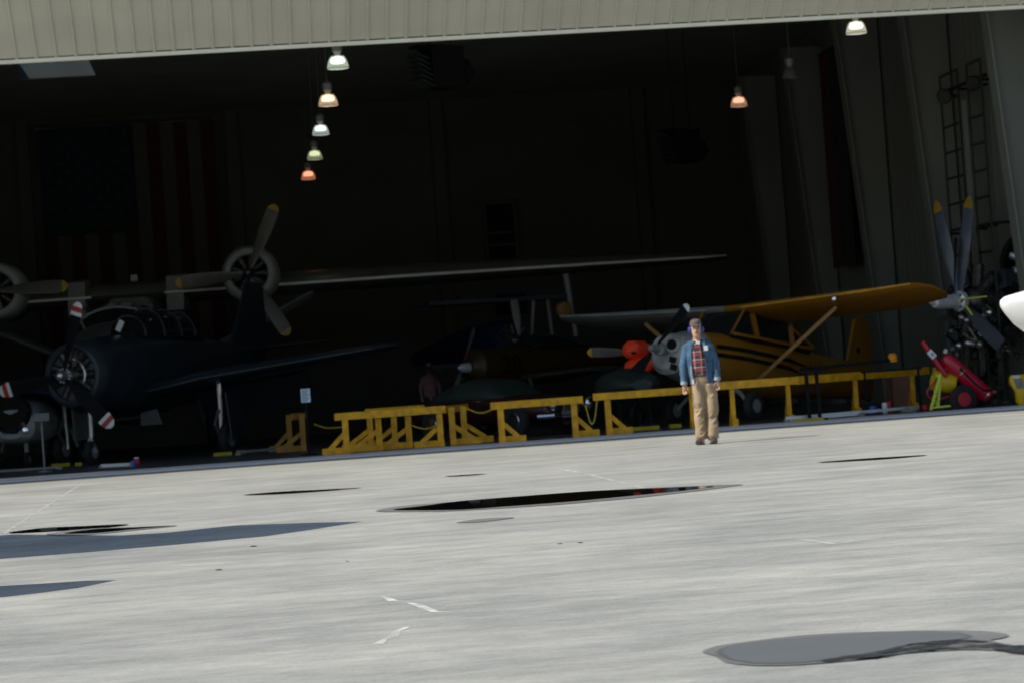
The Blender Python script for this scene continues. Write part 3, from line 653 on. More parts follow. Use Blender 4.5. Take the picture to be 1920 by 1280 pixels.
MB().lathe((2.6, WY-.06, ZWc+.0), (0, -1, 0), [(0, .06), (.02, .06), (.04, .03)], 12).build('landing_light', M['chrome'], ya)
b = MB(); b.prism([(-.03, 6.0, hz+.15), (-.03, 6.6, hz+.35), (-.03, 6.9, hz+1.25), (-.03, 7.2, hz+1.35), (-.03, 7.2, hz-.1)], (.06, 0, 0)); b.build('tail_fin', M['yeld'], ya, 0)
b = MB(); b.prism([(-.025, 7.21, hz+1.32), (-.025, 7.45, hz+1.2), (-.025, 7.62, hz+.5), (-.025, 7.6, hz-.1), (-.025, 7.21, hz-.15)], (.05, 0, 0)); b.build('rudder', M['yeld'], ya, 0)
MB().lathe((-.035, 7.0, hz+.6), (-1, 0, 0), [(0, .07), (.004, .07)], 14).build('fin_badge', M['maroon'], ya)
MB().lathe((.035, 7.0, hz+.6), (1, 0, 0), [(0, .07), (.004, .07)], 14).build('fin_badge', M['maroon'], ya)
wheel(ya, (0, 7.45, 1.15), .09, .05); MB().bar((0, 7.2, hz-.2), (0, 7.45, 1.17), .03, .05).build('tail_gear', M['dark'], ya, 0)
MB().lathe((0, .2, hz), (0, -1, 0), [(0, .1), (.15, .1), (.17, .13), (.24, .13), (.26, .07), (.5, .06), (.53, .02)], 16).build('propeller_hub', M['greyp'], ya)
for ang in (44, 224): blade(ya, (0, -.16, hz), ang, 1.1, .25, M['dark'], M['white2'], .09, twist=30, thick=.3)
b = MB(); b.lathe((.5, .75, hz+.12), (1, -.3, .1), [(0, .13), (.04, .15), (.05, .11)], 16); b.build('exhaust_ring', M['alu'], ya)
b = MB(); b.lathe((.53, .74, hz+.12), (1, -.3, .1), [(0, .08), (.03, .08)], 4); b.build('exhaust_opening', M['dark'], ya, 0)
b = MB(); b.lathe((.2, .16, hz+.08), (.35, -1, 0), [(0, .15), (.05, .15), (.07, .12)], 20); b.build('intake_ring', M['cowl'], ya)
b = MB(); b.lathe((.21, .11, hz+.08), (.35, -1, 0), [(0, .1), (.03, .1)], 20); b.build('intake_opening', M['dark'], ya, 0)
for zz_ in (-.2, -.34): MB().box((.2, .14+.03*(zz_ < -.3), hz+zz_), (.12, .06, .11), Matrix.Rotation(R(18), 3, 'Y')).build('cooling_slot', M['dark'], ya, 0)
for dz in (-.02, -.22): MB().box((.545, 1.0+.06*(dz < -.1), hz+dz-.02), (.03, .16, .15)).build('side_louvre', M['dark'], ya, 0)

# second light aircraft whose propeller shows left of the red plugs
p2 = at(1196, 662, 47.7)
tb = thing('parked_aircraft', 'aircraft with a bright red two lobed nose cover and one grey yellow tipped blade', 'aircraft', (p2.x, 47.7, .012), -36)
hz2 = p2.z
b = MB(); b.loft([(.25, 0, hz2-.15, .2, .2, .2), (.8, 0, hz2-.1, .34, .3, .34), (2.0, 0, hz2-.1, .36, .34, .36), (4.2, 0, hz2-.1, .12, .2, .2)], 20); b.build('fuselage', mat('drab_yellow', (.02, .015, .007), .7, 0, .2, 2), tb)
b = MB(); b.loft([(-.2, -.1, hz2+.05, .03, .03, .03), (-.17, -.1, hz2+.05, .11, .1, .11), (-.08, -.1, hz2+.06, .2, .18, .18), (.25, -.05, hz2+.05, .22, .18, .18)], 22); b.build('nose_cover', M['plug'], tb)
b = MB(); b.loft([(-.16, .04, hz2-.24, .16, .05, .1), (-.1, .04, hz2-.25, .31, .12, .17), (.0, .05, hz2-.24, .37, .15, .21), (.3, .05, hz2-.2, .37, .15, .2)], 22); b.build('nose_cover', M['plug'], tb)
for ang in (176,): blade(tb, (0, 0.05, hz2), ang, 1.15, .2, M['prop'], M['yelt'], .1)
MB().lathe((0, .2, hz2), (0, -1, 0), [(0, .05), (.2, .04), (.45, .02)], 14).build('propeller_hub', M['dark'], tb)
for s in (-1, 1):
    MB().wing([(0, 1.3, hz2-.35, 1.2, .12), (s*.9, 1.3, hz2-.33, 1.1, .1)]).build('wing', M['dark'], tb)
    wheel(tb, (s*.8, 1.3, .22), .22, .14); MB().bar((s*.8, 1.3, .25), (s*.6, 1.3, hz2-.3), .06, .06).build('gear_leg', M['greyd'], tb, 0)

# yellow trainer with the number, dim in the back
p3 = at(872, 690, 57)
tt = thing('numbered_trainer', 'dim yellow trainer with a big black number on its side behind the barriers', 'aircraft', (p3.x, 57, .012), -52)
hz3 = p3.z
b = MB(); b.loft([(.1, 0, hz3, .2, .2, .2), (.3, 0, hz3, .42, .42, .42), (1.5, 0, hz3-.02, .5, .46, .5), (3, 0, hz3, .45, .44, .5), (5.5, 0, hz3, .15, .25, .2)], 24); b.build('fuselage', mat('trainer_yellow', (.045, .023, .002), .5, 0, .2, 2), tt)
for ang in (60, 240): blade(tt, (0, -.1, hz3), ang, 1.05, .16, M['prop'], None, .01)
MB().lathe((0, .1, hz3), (0, -1, 0), [(0, .12), (.2, .1), (.32, .02)], 14).build('spinner', M['steelb'], tt)
for s in (-1, 1):
    MB().wing([(0, 1.4, hz3-.35, 1.5, .18), (s*2.6, 1.5, hz3-.25, 1.2, .12)]).build('wing', M['olive'], tt)
    wheel(tt, (s*.9, 1.4, .22), .22, .14); MB().bar((s*.9, 1.4, .25), (s*.7, 1.4, hz3-.35), .06, .06).build('gear_leg', M['greyd'], tt, 0)
b = MB(); b.loft([(2.0, 0, hz3+.35, .3, .1, .1), (2.3, 0, hz3+.35, .34, .35, .1), (3.2, 0, hz3+.35, .3, .3, .1), (3.8, 0, hz3+.3, .2, .1, .1)], 16); b.build('canopy', M['glass'], tt)
cu = bpy.data.curves.new('side_number', 'FONT'); cu.body = '28'; cu.size = .62; cu.extrude = .02
to = bpy.data.objects.new('number_source', cu); C.objects.link(to); bpy.context.view_layer.update()
me = bpy.data.meshes.new_from_object(to.evaluated_get(bpy.context.evaluated_depsgraph_get())); bpy.data.objects.remove(to)
me.materials.clear(); me.materials.append(M['dark']); no_ = bpy.data.objects.new('side_number', me); C.objects.link(no_); no_.parent = tt
no_.location = (-.53, .62, hz3-.24); no_.matrix_local = Matrix.Translation((-.535, .5, hz3-.2)) @ Matrix(((0, 0, -1, 0), (1, 0, 0, 0), (0, 1, 0, 0), (0, 0, 0, 1))) @ Matrix.Scale(-1, 4, (1, 0, 0)) if 0 else Matrix(((0, 0, 1, .495), (1, 0, 0, .75), (0, 1, 0, hz3-.2), (0, 0, 0, 1)))

# blue biplane with pale struts
p4 = at(965, 640, 60)
tbp = thing('biplane', 'dark blue radial biplane with pale wing struts behind the yellow wing tip', 'aircraft', (p4.x, 60, .012), 20)
hz4 = p4.z
b = MB(); b.loft([(0, 0, hz4, .45, .45, .45), (.3, 0, hz4, .55, .55, .55), (2.5, 0, hz4-.02, .5, .5, .5), (6, 0, hz4-.2, .15, .2, .2)], 24); b.build('fuselage', mat('biplane_blue', (.01, .014, .045), .5, 0, .2, 2), tbp)
radial(tbp, (0, -.05, hz4), .42, M['engine'], 7)
MB().box((0, 1.2, hz4+1.05), (3.9, 1.2, .1)).build('upper_wing', M['navyd'], tbp, 0)
MB().box((0, 1.6, hz4-.5), (3.6, 1.1, .1)).build('lower_wing', M['navyd'], tbp, 0)
for x in (.9, 1.6):
    MB().path([(x, 1.0, hz4-.45), (x+.15*(1 if x < 1.5 else -1), .9, hz4+1.0)], .05, 8).build('wing_strut', M['greyp'], tbp)
blade(tbp, (0, -.3, hz4), 95, 1.1, .2, M['prop']); blade(tbp, (0, -.3, hz4), 275, 1.1, .2, M['prop'])
MB().lathe((1.6, .4, hz4+.72), (0, -1, 0), [(0, .2), (.1, .18), (.15, .05)], 14).build('gleam_disc', M['tan'], tbp)  # tan disc added to show a dim yellow gleam
for s in (-1, 1):
    wheel(tbp, (s*.8, .9, .3), .3, .15); MB().bar((s*.8, .9, .3), (s*.4, .9, hz4-.4), .06, .06).build('gear_leg', M['greyd'], tbp, 0)

# small grey aircraft nose, lower left
p5 = at(22, 800, 53)
tg = thing('small_grey_aircraft', 'small grey aircraft with a big dark oval windscreen at the left edge', 'aircraft', (p5.x, 53, .012), -10)
hz5 = p5.z+.02
b = MB(); b.loft([(-.1, 0, hz5-.1, .25, .2, .18), (0, 0, hz5-.05, .5, .38, .3), (.3, 0, hz5, .66, .5, .4), (1.0, 0, hz5, .72, .55, .45), (2.5, 0, hz5, .6, .45, .42), (5, 0, hz5+.1, .15, .15, .15)], 28, 2.4); b.build('fuselage', mat('nose_grey', (.36, .39, .39), .45, 0, .15, 2), tg)
b = MB(); b.lathe((.0, .12, hz5+.2), (0, -1, .5), [(0, .44), (.1, .44), (.16, .36)], 28); o = b.build('windscreen', M['glass'], tg); o.scale = (1, 1, 1)
for x in (-.12, .3): MB().lathe((x, -.02, hz5-.12), (0, -1, 0), [(0, .075), (.08, .075), (.09, .05)], 18).build('landing_light', M['chrome'], tg)
MB().box((.09, -.08, hz5-.14), (.14, .12, .07)).build('air_slot', M['dark'], tg, 0)
wheel(tg, (.2, .35, .17), .17, .1); MB().bar((.2, .35, .2), (.2, .35, hz5-.3), .08, .1).build('nose_gear_leg', M['greyp'], tg, 0)
for s in (-1, 1): MB().wing([(s*.5, 1.4, hz5-.1, 1.2, .12), (s*3.0, 1.6, hz5, .9, .08)]).build('wing', M['greyd'], tg)
for s in (-1, 1): wheel(tg, (s*.9, 2.2, .18), .18, .1); MB().bar((s*.9, 2.2, .2), (s*.7, 2.1, hz5-.1), .06, .06).build('gear_leg', M['greyp'], tg, 0)

# vintage car
p6 = at(1040, 800, 48.5); g6 = gx(1130, 48.5)
vc = thing('vintage_car', 'dark maroon vintage car with chrome headlamps and dark green roof behind the barriers', 'car', (gx(1075, 47.6), 47.6, .012), 38)
b = MB(); b.loft([(0, 0, .48, .5, .12, .2), (.1, 0, .5, .66, .2, .24), (.8, 0, .52, .78, .28, .28), (1.5, 0, .55, .8, .3, .3), (3.2, 0, .55, .8, .28, .3), (3.9, 0, .5, .7, .15, .22), (4.1, 0, .48, .5, .08, .15)], 24, 3.2); b.build('body', M['maroon'], vc)
b = MB(); b.loft([(1.3, 0, .78, .6, .06, .1), (1.7, 0, .8, .64, .34, .1), (2.5, 0, .8, .64, .42, .1), (3.2, 0, .8, .6, .25, .1), (3.6, 0, .78, .5, .06, .1)], 24, 2.6); b.build('roof', M['tarp'], vc)
for s in (-1, 1):
    MB().lathe((s*.5, .02, .58), (0, -1, 0), [(0, .12), (.06, .13), (.1, .1), (.12, .03)], 20).build('headlamp', M['chrome'], vc)
    for y in (.8, 3.2): wheel(vc, (s*.74, y, .32), .32, .18, hubm=M['chrome'])
MB().path([(-.8, .15, .38), (-.6, -.08, .38), (.6, -.08, .38), (.8, .15, .38)], .045, 8).build('bumper', M['chrome'], vc)
b = MB()
for k in range(9): b.box((-.2+.05*k, -.01, .52), (.015, .03, .2))
b.build('grille', M['chrome'], vc, 0)
MB().path([(.82, .9, .62), (.83, 3.4, .6)], .012, 6).build('side_trim', M['chrome'], vc)
MB().path([(-.82, .9, .62), (-.83, 3.4, .6)], .012, 6).build('side_trim', M['chrome'], vc)
MB().box((-.22, -.11, .4), (.3, .02, .13)).build('number_plate', M['greyp'], vc, 0)
# big dark green drop tank / dome in front of the cowling
p7 = at(1190, 770, 46.6)
dt = thing('covered_tank', 'dark green domed cover on a low cart in front of the grey cowling', 'tank', (gx(1185, 46.9), 46.9, .012), 8)
b = MB(); b.loft([(-.9, 0, .86, .2, .1, .1), (-.6, 0, .86, .45, .26, .2), (0, 0, .86, .58, .34, .22), (.7, 0, .86, .5, .3, .2), (1.1, 0, .86, .2, .1, .1)], 24); b.build('cover', M['tarp'], dt)
b = MB()
for x in (-.3, .3):
    for y in (-.3, .5): b.bar((x, y, .05), (x, y, .7), .05, .05)
b.box((0, .1, .68), (.8, 1.0, .05)); b.build('cart_frame', M['dark'], dt, 0)
for x in (-.34, .34):
    for y in (-.3, .5): wheel(dt, (x, y, .06), .06, .03)

# ------------------------------------------------------------------ barriers
def barrier(label, ends, legs, rail=True, wd=.11, rh=.13, top=None, mm=None):
    mm = mm or M['yel']
    (xa, Ya), (xb, Yb) = ends
    A = Vector((gx(xa, Ya), Ya, 0)); B_ = Vector((gx(xb, Yb), Yb, 0)); H = top or .75
    t = thing('barrier', label, 'barrier', ((A.x+B_.x)/2, (Ya+Yb)/2, .012), 0, 'yellow timber barriers across the hangar mouth')
    O = t.location
    if rail: MB().bar(Vector((A.x, Ya, H-rh/2))-O, Vector((B_.x, Yb, H-rh/2))-O, .05, rh).build('rail', mm, t, 0)
    for px, Y, foot, ln in legs:
        x = gx(px, Y); b = MB()
        b.box(Vector((x, Y+.06, (H-.03)/2+.006))-O, (wd, .06, H-.045))
        if foot:
            b.box(Vector((x+foot*ln/2-foot*wd*.5, Y+.12, .062))-O, (ln, .055, .12))
            b.box(Vector((x, Y-.012, .062))-O, (wd*1.05, .07, .12))
            q0, q1 = Vector((x+foot*wd*.3, Y+.125, .36)), Vector((x+foot*(ln-.2), Y+.125, .1)); b.bar(q0-O, q1-O, .05, .085)
        else:
            b.box(Vector((x+.01, Y-.02, .07))-O, (wd*1.25, .12, .14)); b.bar(Vector((x+.03, Y+.5, .02))-O, Vector((x+.01, Y+.1, .5))-O, .06, .06)
        b.build('leg', mm, t, 0)
barrier('leftmost front yellow barrier, its foot pointing left', [(632, 44.7), (838, 45.1)], [(651, 44.7, -1, .5), (828, 45.05, -1, .55)])
barrier('yellow barrier just behind the leftmost front one', [(706, 45.4), (790, 45.7)], [(713, 45.4, -1, .62), (769, 45.6, -1, .62)], top=.74)
barrier('darker yellow barrier second row behind the leftmost one', [(690, 47.2), (800, 47.6)], [(697, 47.2, -1, .62), (742, 47.4, -1, .6)], top=.78)
barrier('dim brownish barrier beside the notice stand', [(552, 50), (578, 50.3)], [(570, 50, -1, .6), (545, 51.5, -1, .5)], top=.78, mm=mat('shade_barrier', (.34, .17, .02), .7, 0, .2, 5))  # darker yellow puts the hangar shade into this barrier's colour
barrier('yellow barrier seen almost end on, both feet pointing right', [(838, 45.3), (880, 47.8)], [(851, 45.2, 1, .6), (873, 45.9, 1, .6)], top=.74)
barrier('short yellow barrier between the two hanging chains', [(925, 44.2), (1097, 44.6)], [(943, 44.2, 1, .5), (1081, 44.55, 1, .5)])
barrier('long yellow barrier running behind the person', [(1117, 44.6), (1345, 44.7)], [(1144, 44.6, 1, .5), (1303, 44.7, 0, .3)], top=.78)
barrier('yellow barrier just right of the person', [(1338, 44.0), (1502, 44.4)], [(1378, 44.1, 0, .3), (1483, 44.4, 0, .3)], wd=.08, top=.83, rh=.14)
barrier('yellow barrier at the far right before the cart', [(1500, 45.0), (1746, 47.4)], [(1609, 46.3, 0, .3), (1716, 47.2, 0, .3)], wd=.08, top=.83, rh=.15)
MB_ = MB
b = MB(); p = at(1752, 694, 48.2); o = tag(b.box((0, 0, 0), (.07, .06, .11)).box((0, 0, -.38), (.05, .05, .65)).build('marker_post', M['yel'], None, 0), 'slim yellow post between the last barrier and the red extinguisher', 'post'); o.location = p
def chain(pts, label):
    P = [at(*q) for q in pts]; O = P[0].copy(); O.z = 0; out = []
    for i in range(len(P)-1):
        p0, p1, p2, p3 = P[max(0, i-1)], P[i], P[i+1], P[min(len(P)-1, i+2)]
        for k in range(6):
            t = k/6; out.append(.5*((2*p1)+(-p0+p2)*t+(2*p0-5*p1+4*p2-p3)*t*t+(-p0+3*p1-3*p2+p3)*t**3))
    out.append(P[-1]); b = MB(); b.path([q-O for q in out], .011, 6)
    for q in out[::1]: b.lathe(q-O-Vector((.012, 0, 0)), (1, 0, 0), [(0, .01), (.012, .019), (.024, .01)], 6)
    o = b.build('barrier_chain', M['lime'] if 0 else mat('chain_yellow', (.5, .42, .04), .5, 0, .1, 9), None); o.location = O; tag(o, label, 'chain', 'yellow chains linking the barriers')
chain([(876, 765, 45.2), (892, 772, 45), (906, 773, 44.7), (918, 769, 44.4), (926, 764, 44.2)], 'yellow chain sagging left of the short barrier')
chain([(1098, 760, 44.5), (1104, 782, 44.5), (1108, 793, 44.5), (1112, 792, 44.5), (1116, 780, 44.55), (1119, 752, 44.6)], 'yellow chain hanging in a deep V between two barriers')
chain([(590, 795, 48), (610, 801, 48), (630, 801, 47), (650, 799, 46)], 'yellow chain from the notice stand to the leftmost barrier')
chain([(770, 796, 45.7), (785, 801, 45.5), (800, 803, 45.3), (818, 797, 45.1)], 'yellow chain under the leftmost front rail')

# ------------------------------------------------------------------ notices, cans, bars, boxes
def stand(px, py, Y, w_, h_, label, cat, tilt, mm, lines=0, pole=None):
    p = at(px, py, Y); t = thing('notice_stand', label, cat, (p.x, Y, .012), 0)
    Rm = Matrix.Rotation(R(tilt), 3, 'X')
    pn = MB().box((0, 0, p.z), (w_, .02, h_), Rm).build('board', mm, t, 0)
    if lines:
        b = MB()
        for i in range(lines): b.box(Vector((.0, 0, p.z)) + Rm @ Vector((-.01*(i % 3), -.012, h_*.4-i*h_*.8/(lines-1))), (w_*(.78-.1*(i % 3)), .004, h_*.045), Rm)
        b.build('printed_lines', M['ink'], pn, 0)
    MB().tube((0, .03, .02), (0, .03, p.z-h_*.3), .02, seg=8).build('post', pole or M['dark'], t)
    MB().lathe((0, .03, 0), (0, 0, 1), [(0, .16), (.02, .15), (.03, .03)], 18).build('base', pole or M['dark'], t)
stand(573, 742, 45.6, .17, .25, 'pale blue printed notice on a slim black stand', 'notice', -4, M['sheetw'], 9)
stand(77, 783, 47.6, .3, .22, 'tilted grey information board on a thin grey post in front of the navy aircraft', 'sign', -50, M['greyp'], 0, M['greyp'])
def can(px, Y, h, r, m, label, top=None):
    x = gx(px, Y); o = MB().lathe((0, 0, 0), (0, 0, 1), [(0, r*.85), (.015, r), (h-.02, r), (h, r*.85), (h+.004, r*.7)], 18).build('can', m, None); o.location = (x, Y, .012); tag(o, label, 'can')
    return o
can(1638, 46.0, .15, .075, M['blue'], 'small blue can on the floor behind the silver bar')
can(1660, 45.5, .2, .05, M['white2'], 'tall white can on the floor beside the brown boxes')
can(1669, 46.2, .21, .055, M['canred'], 'dark red can just behind the white one')
can(1736, 45.8, .11, .08, M['canred'], 'squat red can left of the lime green cart legs')
can(250, 47.0, .1, .055, M['blue'], 'blue can beside the nose wheel of the navy aircraft')
o = can(257, 47.6, .13, .06, M['canred'], 'red can with a white top behind the blue can at left'); MB().lathe((0, 0, .132), (0, 0, 1), [(0, .055), (.02, .05)], 14).build('lid', M['white2'], o)
def floor_bar(pts, Yh, w_, h_, m, label, z=.05, wheels=True):
    P = [Vector((gx(px, Y), Y, z)) for px, Y in pts]; t = thing('tow_bar', label, 'tow bar', (P[0].x, P[0].y, .012)); O = t.location
    b = MB()
    for a, c in zip(P, P[1:]): b.bar(a-O, c-O, w_, h_)
    b.build('tube', m, t, 0)
    b = MB()
    for q in (P[0], P[-1]): b.box(q-O+Vector((0, .0, -z/2+.0)), (.1, .1, z*.9))
    b.build('end_lug', M['greyp'], t, 0)
floor_bar([(1476, 43.9), (1612, 44.7)], 0, .05, .085, M['white'], 'thick silver white tow bar lying behind the sill at right', .075)
floor_bar([(1616, 44.8), (1745, 46.0)], 0, .04, .05, M['white2'], 'thinner pale bar continuing to the lime green cart', .085)
floor_bar([(190, 47.5), (246, 47.0)], 0, .05, .06, M['white2'], 'short pale bar on the floor left of the blue can', .05)
floor_bar([(-30, 49.5), (112, 49.3)], 0, .04, .04, M['greyp'], 'grey bar on the floor at the left edge', .05)
floor_bar([(446, 50.5), (530, 51.0)], 0, .04, .05, M['greyp'], 'grey bar on the floor right of the navy aircraft wheel', .07)
def chock(px, Y, w_, label, h=.07):
    x = gx(px, Y); o = MB().prism([(-w_/2, 0, 0), (w_/2, 0, 0), (w_/2, .05, h), (-w_/2, .05, h)], (0, .14, 0)).build('wheel_chock', mat('chock_yellow', (.42, .32, .02), .7, 0, .2, 8) if 'chk' not in M else M['chk'], None, 0); o.location = (x, Y, .012); tag(o, label, 'chock', 'yellow wheel chocks')
chock(418, 50.8, .38, 'yellow chock in front of the navy aircraft right wheel'); chock(452, 51.8, .18, 'short yellow chock right of the navy aircraft wheel')
chock(114, 51.5, .38, 'yellow chock near the left edge under the navy nose'); chock(147, 51.0, .14, 'small yellow chock at the navy nose wheel')
chock(1213, 46.0, .5, 'long yellow chock below the grey cowling'); chock(1268, 46.2, .22, 'short yellow chock left of the person'); chock(1518, 43.75, .55, 'yellow wedge under the silver tow bar', .05)
# brown boxes
for i, (z, h, lb) in enumerate(((.0, .42, 'lower brown box of the pair behind the barrier'), (.425, .36, 'upper brown box of the pair behind the barrier'))):
    o = MB().box((0, 0, h/2), (.42, .4, h)).box((0, -.203, h*.5), (.42, .006, .02)).build('brown_box', M['card'], None, 0); o.location = (gx(1691, 48.3), 48.3, .012+z); tag(o, lb, 'box', 'stacked brown boxes')
o = MB().box((0, 0, .4), (.07, .07, .8)).box((0, 0, .02), (.25, .25, .04)).build('timber_post', mat('old_timber', (.1, .07, .05), .8, 0, .2, 5), None, 0); o.location = (gx(1661, 48.0), 48.0, .012); tag(o, 'grey brown post beside the brown boxes', 'post')
# black trestle stand
tx = gx(1530, 43.95)
t = thing('black_stand', 'low black stand with two pairs of legs and a long arm before the yellow aircraft', 'stand', (tx, 44.0, .012))
for dx in (-.1, .09): MB().bar((dx, 0, 0), (dx-.01, 0, .95), .06, .06).build('leg', M['dark'], t, 0)
MB().bar((-.2, .05, .93), (1.7, .9, .99), .05, .06).build('arm', M['dark'], t, 0)
MB().box((0, .02, .9), (.5, .16, .05)).build('top', M['dark'], t, 0)
b = MB()
for k in range(5): b.tube((-.18+.09*k, .02, .92), (-.2+.095*k, .02, 1.03), .01, seg=6)
b.build('pegs', M['dark'], t)
MB().box((0, 0, .02), (.4, .4, .035)).build('base', M['dark'], t, 0)
o = MB().lathe((0, 0, 0), (0, 0, 1), [(0, .09), (.03, .1), (.04, .08), (.12, .085), (.16, .05)], 18).build('beacon_lamp', M['orange'], None); o.location = at(1674, 678, 45.2); tag(o, 'round orange beacon above the brown boxes', 'beacon')
t = thing('tool_shelf', 'dark shelf carrying the orange beacon before the tail', 'shelf', (gx(1690, 45.25), 45.3, .012))
MB().box((-.12, 0, at(1680, 691, 45.2).z-.03), (1.1, .3, .04)).build('shelf_board', M['dark'], t, 0)
for dx in (-.64, .4): MB().bar((dx, 0, 0), (dx, 0, at(1680, 691, 45.2).z-.05), .035, .035).build('leg', M['dark'], t, 0)
o = MB().box((0, 0, .03), (.28, .12, .05)).box((0, .05, .07), (.1, .05, .03)).build('metal_tray', M['greyp'], None, 0); o.location = (gx(1702, 45.3), 45.25, .012); tag(o, 'small pale tray of fittings on the floor by the boxes', 'tray')

# person deep inside, mannequin like pale figure
def far_figure():
    p = at(808, 752, 62); s = 1.0
    b = MB(); z0 = .012
    b.stack([(0.05, -.09, 0, .05, .1), (.5, -.09, 0, .06, .07), (.85, -.07, 0, .08, .09)], 12); b.stack([(0.05, .09, 0, .05, .1), (.5, .09, 0, .06, .07), (.85, .07, 0, .08, .09)], 12)
    b.stack([(.8, 0, 0, .15, .11), (1.0, 0, 0, .14, .1), (1.3, 0, 0, .19, .12), (1.42, 0, 0, .15, .09), (1.46, 0, 0, .06, .06), (1.52, 0, 0, .055, .055)], 16)
    b.stack([(1.5, 0, -.01, .04, .05), (1.55, 0, -.01, .07, .085), (1.63, 0, -.01, .078, .095), (1.71, 0, 0, .065, .08), (1.74, 0, 0, .03, .04)], 14)
    for s_ in (-1, 1):
        b.path([(s_*.17, 0, 1.36), (s_*.24, .02, 1.08), (s_*.22, -.1, .85)], [.05, .04, .03], 8)
        for k in range(5): b.path([(s_*.22+(.018*(k-2)), -.1, .86), (s_*.215+(.02*(k-2)), -.12, .78-.01*(k % 2))], [.012, .009], 6)
    b.path([(0, -.09, 1.64), (0, -.12, 1.61)], [.012, .016], 6)
    o = b.build('person', mat('dim_skin', (.35, .22, .18), .7, 0, .1, 9), None); o.location = (p.x, 62, .012); tag(o, 'person in a dusty pink top standing far inside the hangar', 'person')
    rm = o.modifiers.new('weld', 'REMESH'); rm.mode = 'VOXEL'; rm.voxel_size = .012; rm.use_smooth_shade = True
    c = MB().stack([(.86, 0, 0, .17, .13), (1.0, 0, 0, .16, .12), (1.3, 0, 0, .205, .135), (1.43, 0, 0, .16, .1)], 16)
    for s_ in (-1, 1): c.path([(s_*.16, 0, 1.37), (s_*.245, .02, 1.08)], [.065, .055], 8)
    c.build('top', mat('pink_cloth', (.32, .16, .17), .9, 0, .15, 6), o)
    MB().stack([(.1, -.09, 0, .065, .085), (.5, -.09, 0, .075, .09), (.9, -.07, 0, .1, .12)], 12).stack([(.1, .09, 0, .065, .085), (.5, .09, 0, .075, .09), (.9, .07, 0, .1, .12)], 12).build('trousers', M['olive'], o)
    MB().stack([(1.62, 0, .01, .085, .1), (1.7, 0, .01, .08, .09), (1.76, 0, .01, .04, .05)], 14).build('hair', M['olive'], o)
far_figure()

# ------------------------------------------------------------------ display engine with tall propeller, right
pe = at(1796, 566, 46.5)
en = thing('display_engine', 'radial engine on a stand with upright blue grey blades and a silver spinner at right', 'engine', (pe.x, 46.5, .012), -62)
ez = pe.z
MB().lathe((0, 0, ez), (0, -1, 0), [(-.1, .2), (0, .2), (.03, .14), (.06, .14), (.52, .13), (.62, .11), (.65, .05), (.72, .04), (.78, .01)], 28).build('spinner', M['steelb'], en)
b = MB()
for k in range(8):
    a = 2*PI*k/8; b.lathe((.15*math.cos(a), 0, ez+.15*math.sin(a)), (0, -1, 0), [(-.12, .03), (.08, .03), (.1, .015)], 8)
b.build('hub_bolts', M['alu'], en)
for ang in (103, 77): blade(en, (0, .05, ez), ang, 2.05, .27, M['bluegrey'], mat('dull_tip', (.26, .15, .01), .6, 0, .1, 6), .12, twist=-40, r0=.16)
blade(en, (0, .05, ez), 318, 1.5, .3, M['navyd'], r0=.16); blade(en, (0, -.1, ez), 82, 1.35, .12, M['dark'], r0=.16)
radial(en, (0, .5, ez), .72, M['engine'], 9)
b = MB()
random.seed(4)
for k in range(26):
    x, z = random.uniform(-.6, .6), ez-random.uniform(.1, 1.0); y = random.uniform(.5, 1.2)
    b.path([(x, y, z), (x+random.uniform(-.3, .3), y-.1, z+random.uniform(-.3, .2)), (x+random.uniform(-.4, .4), y, z-random.uniform(.1, .4))], random.uniform(.015, .05), 7)
b.build('pipework', M['engine'], en)
b = MB()
for k in range(9): b.lathe((random.uniform(-.5, .5), .4, ez-random.uniform(.2, .95)), (random.uniform(-.5, .5), -1, .2), [(0, .06), (.03, .07), (.06, .05), (.09, .02)], 12)
b.build('fittings', M['alu'], en)['kind'] = 'stuff'
b = MB()
for s in (-1, 1):
    for y in (.6, 1.5): b.bar((s*.55, y, 0), (s*.35, y, ez-.3), .08, .08)
    b.bar((s*.6, .2, .06), (s*.6, 1.9, .06), .1, .1)
b.bar((-.6, 1, .3), (.6, 1, .3), .08, .08); b.build('engine_stand', M['olive'], en, 0)
MB().path([(.2, 0, ez-.1), (.45, .1, ez-.5), (.6, .2, ez-.75)], .018, 6).build('strap', M['lime'], en)
MB().path([(-.25, -.02, ez+.13), (.1, -.1, ez+.03), (.7, .1, ez+.04)], .014, 6).build('tie', M['lime'], en)
MB().box((.2, .9, ez+.28), (1.0, .5, .35), Matrix.Rotation(R(-12), 3, 'Y')).build('engine_cover', M['navyd'], en, 0)
# cluttered workshop gear behind it
wk = thing('workshop_rack', 'cluttered olive rack of hoses and parts against the right wall', 'rack', (gx(1860, 48), 48, .012))
b = MB(); b.bar((-.9, .1, 1.75), (.9, .1, 1.75), .1, .1); b.bar((-.9, .1, 0), (-.9, .1, 1.75), .08, .08); b.bar((.8, .1, 0), (.8, .1, 1.75), .08, .08); b.bar((-.1, 0, .0), (.15, 0, 1.5), .14, .14); b.bar((-.9, .1, .9), (.8, .1, .7), .12, .12)
b.build('frame', M['olive'], wk, 0)
random.seed(11); b = MB()
for k in range(30):
    x, z = random.uniform(-.8, .8), random.uniform(.2, 1.6); b.path([(x, -.05, z), (x+random.uniform(-.25, .25), -.15, z-.15), (x+random.uniform(-.3, .3), -.05, z-.35)], random.uniform(.02, .06), 7)
b.build('hoses', M['dark'], wk)
b = MB()
for k in range(12): b.lathe((random.uniform(-.8, .7), -.15, random.uniform(.3, 1.6)), (0, -1, .2), [(0, .03), (.03, .05), (.07, .02)], 10)
b.build('fittings', M['greyp'], wk)['kind'] = 'stuff'
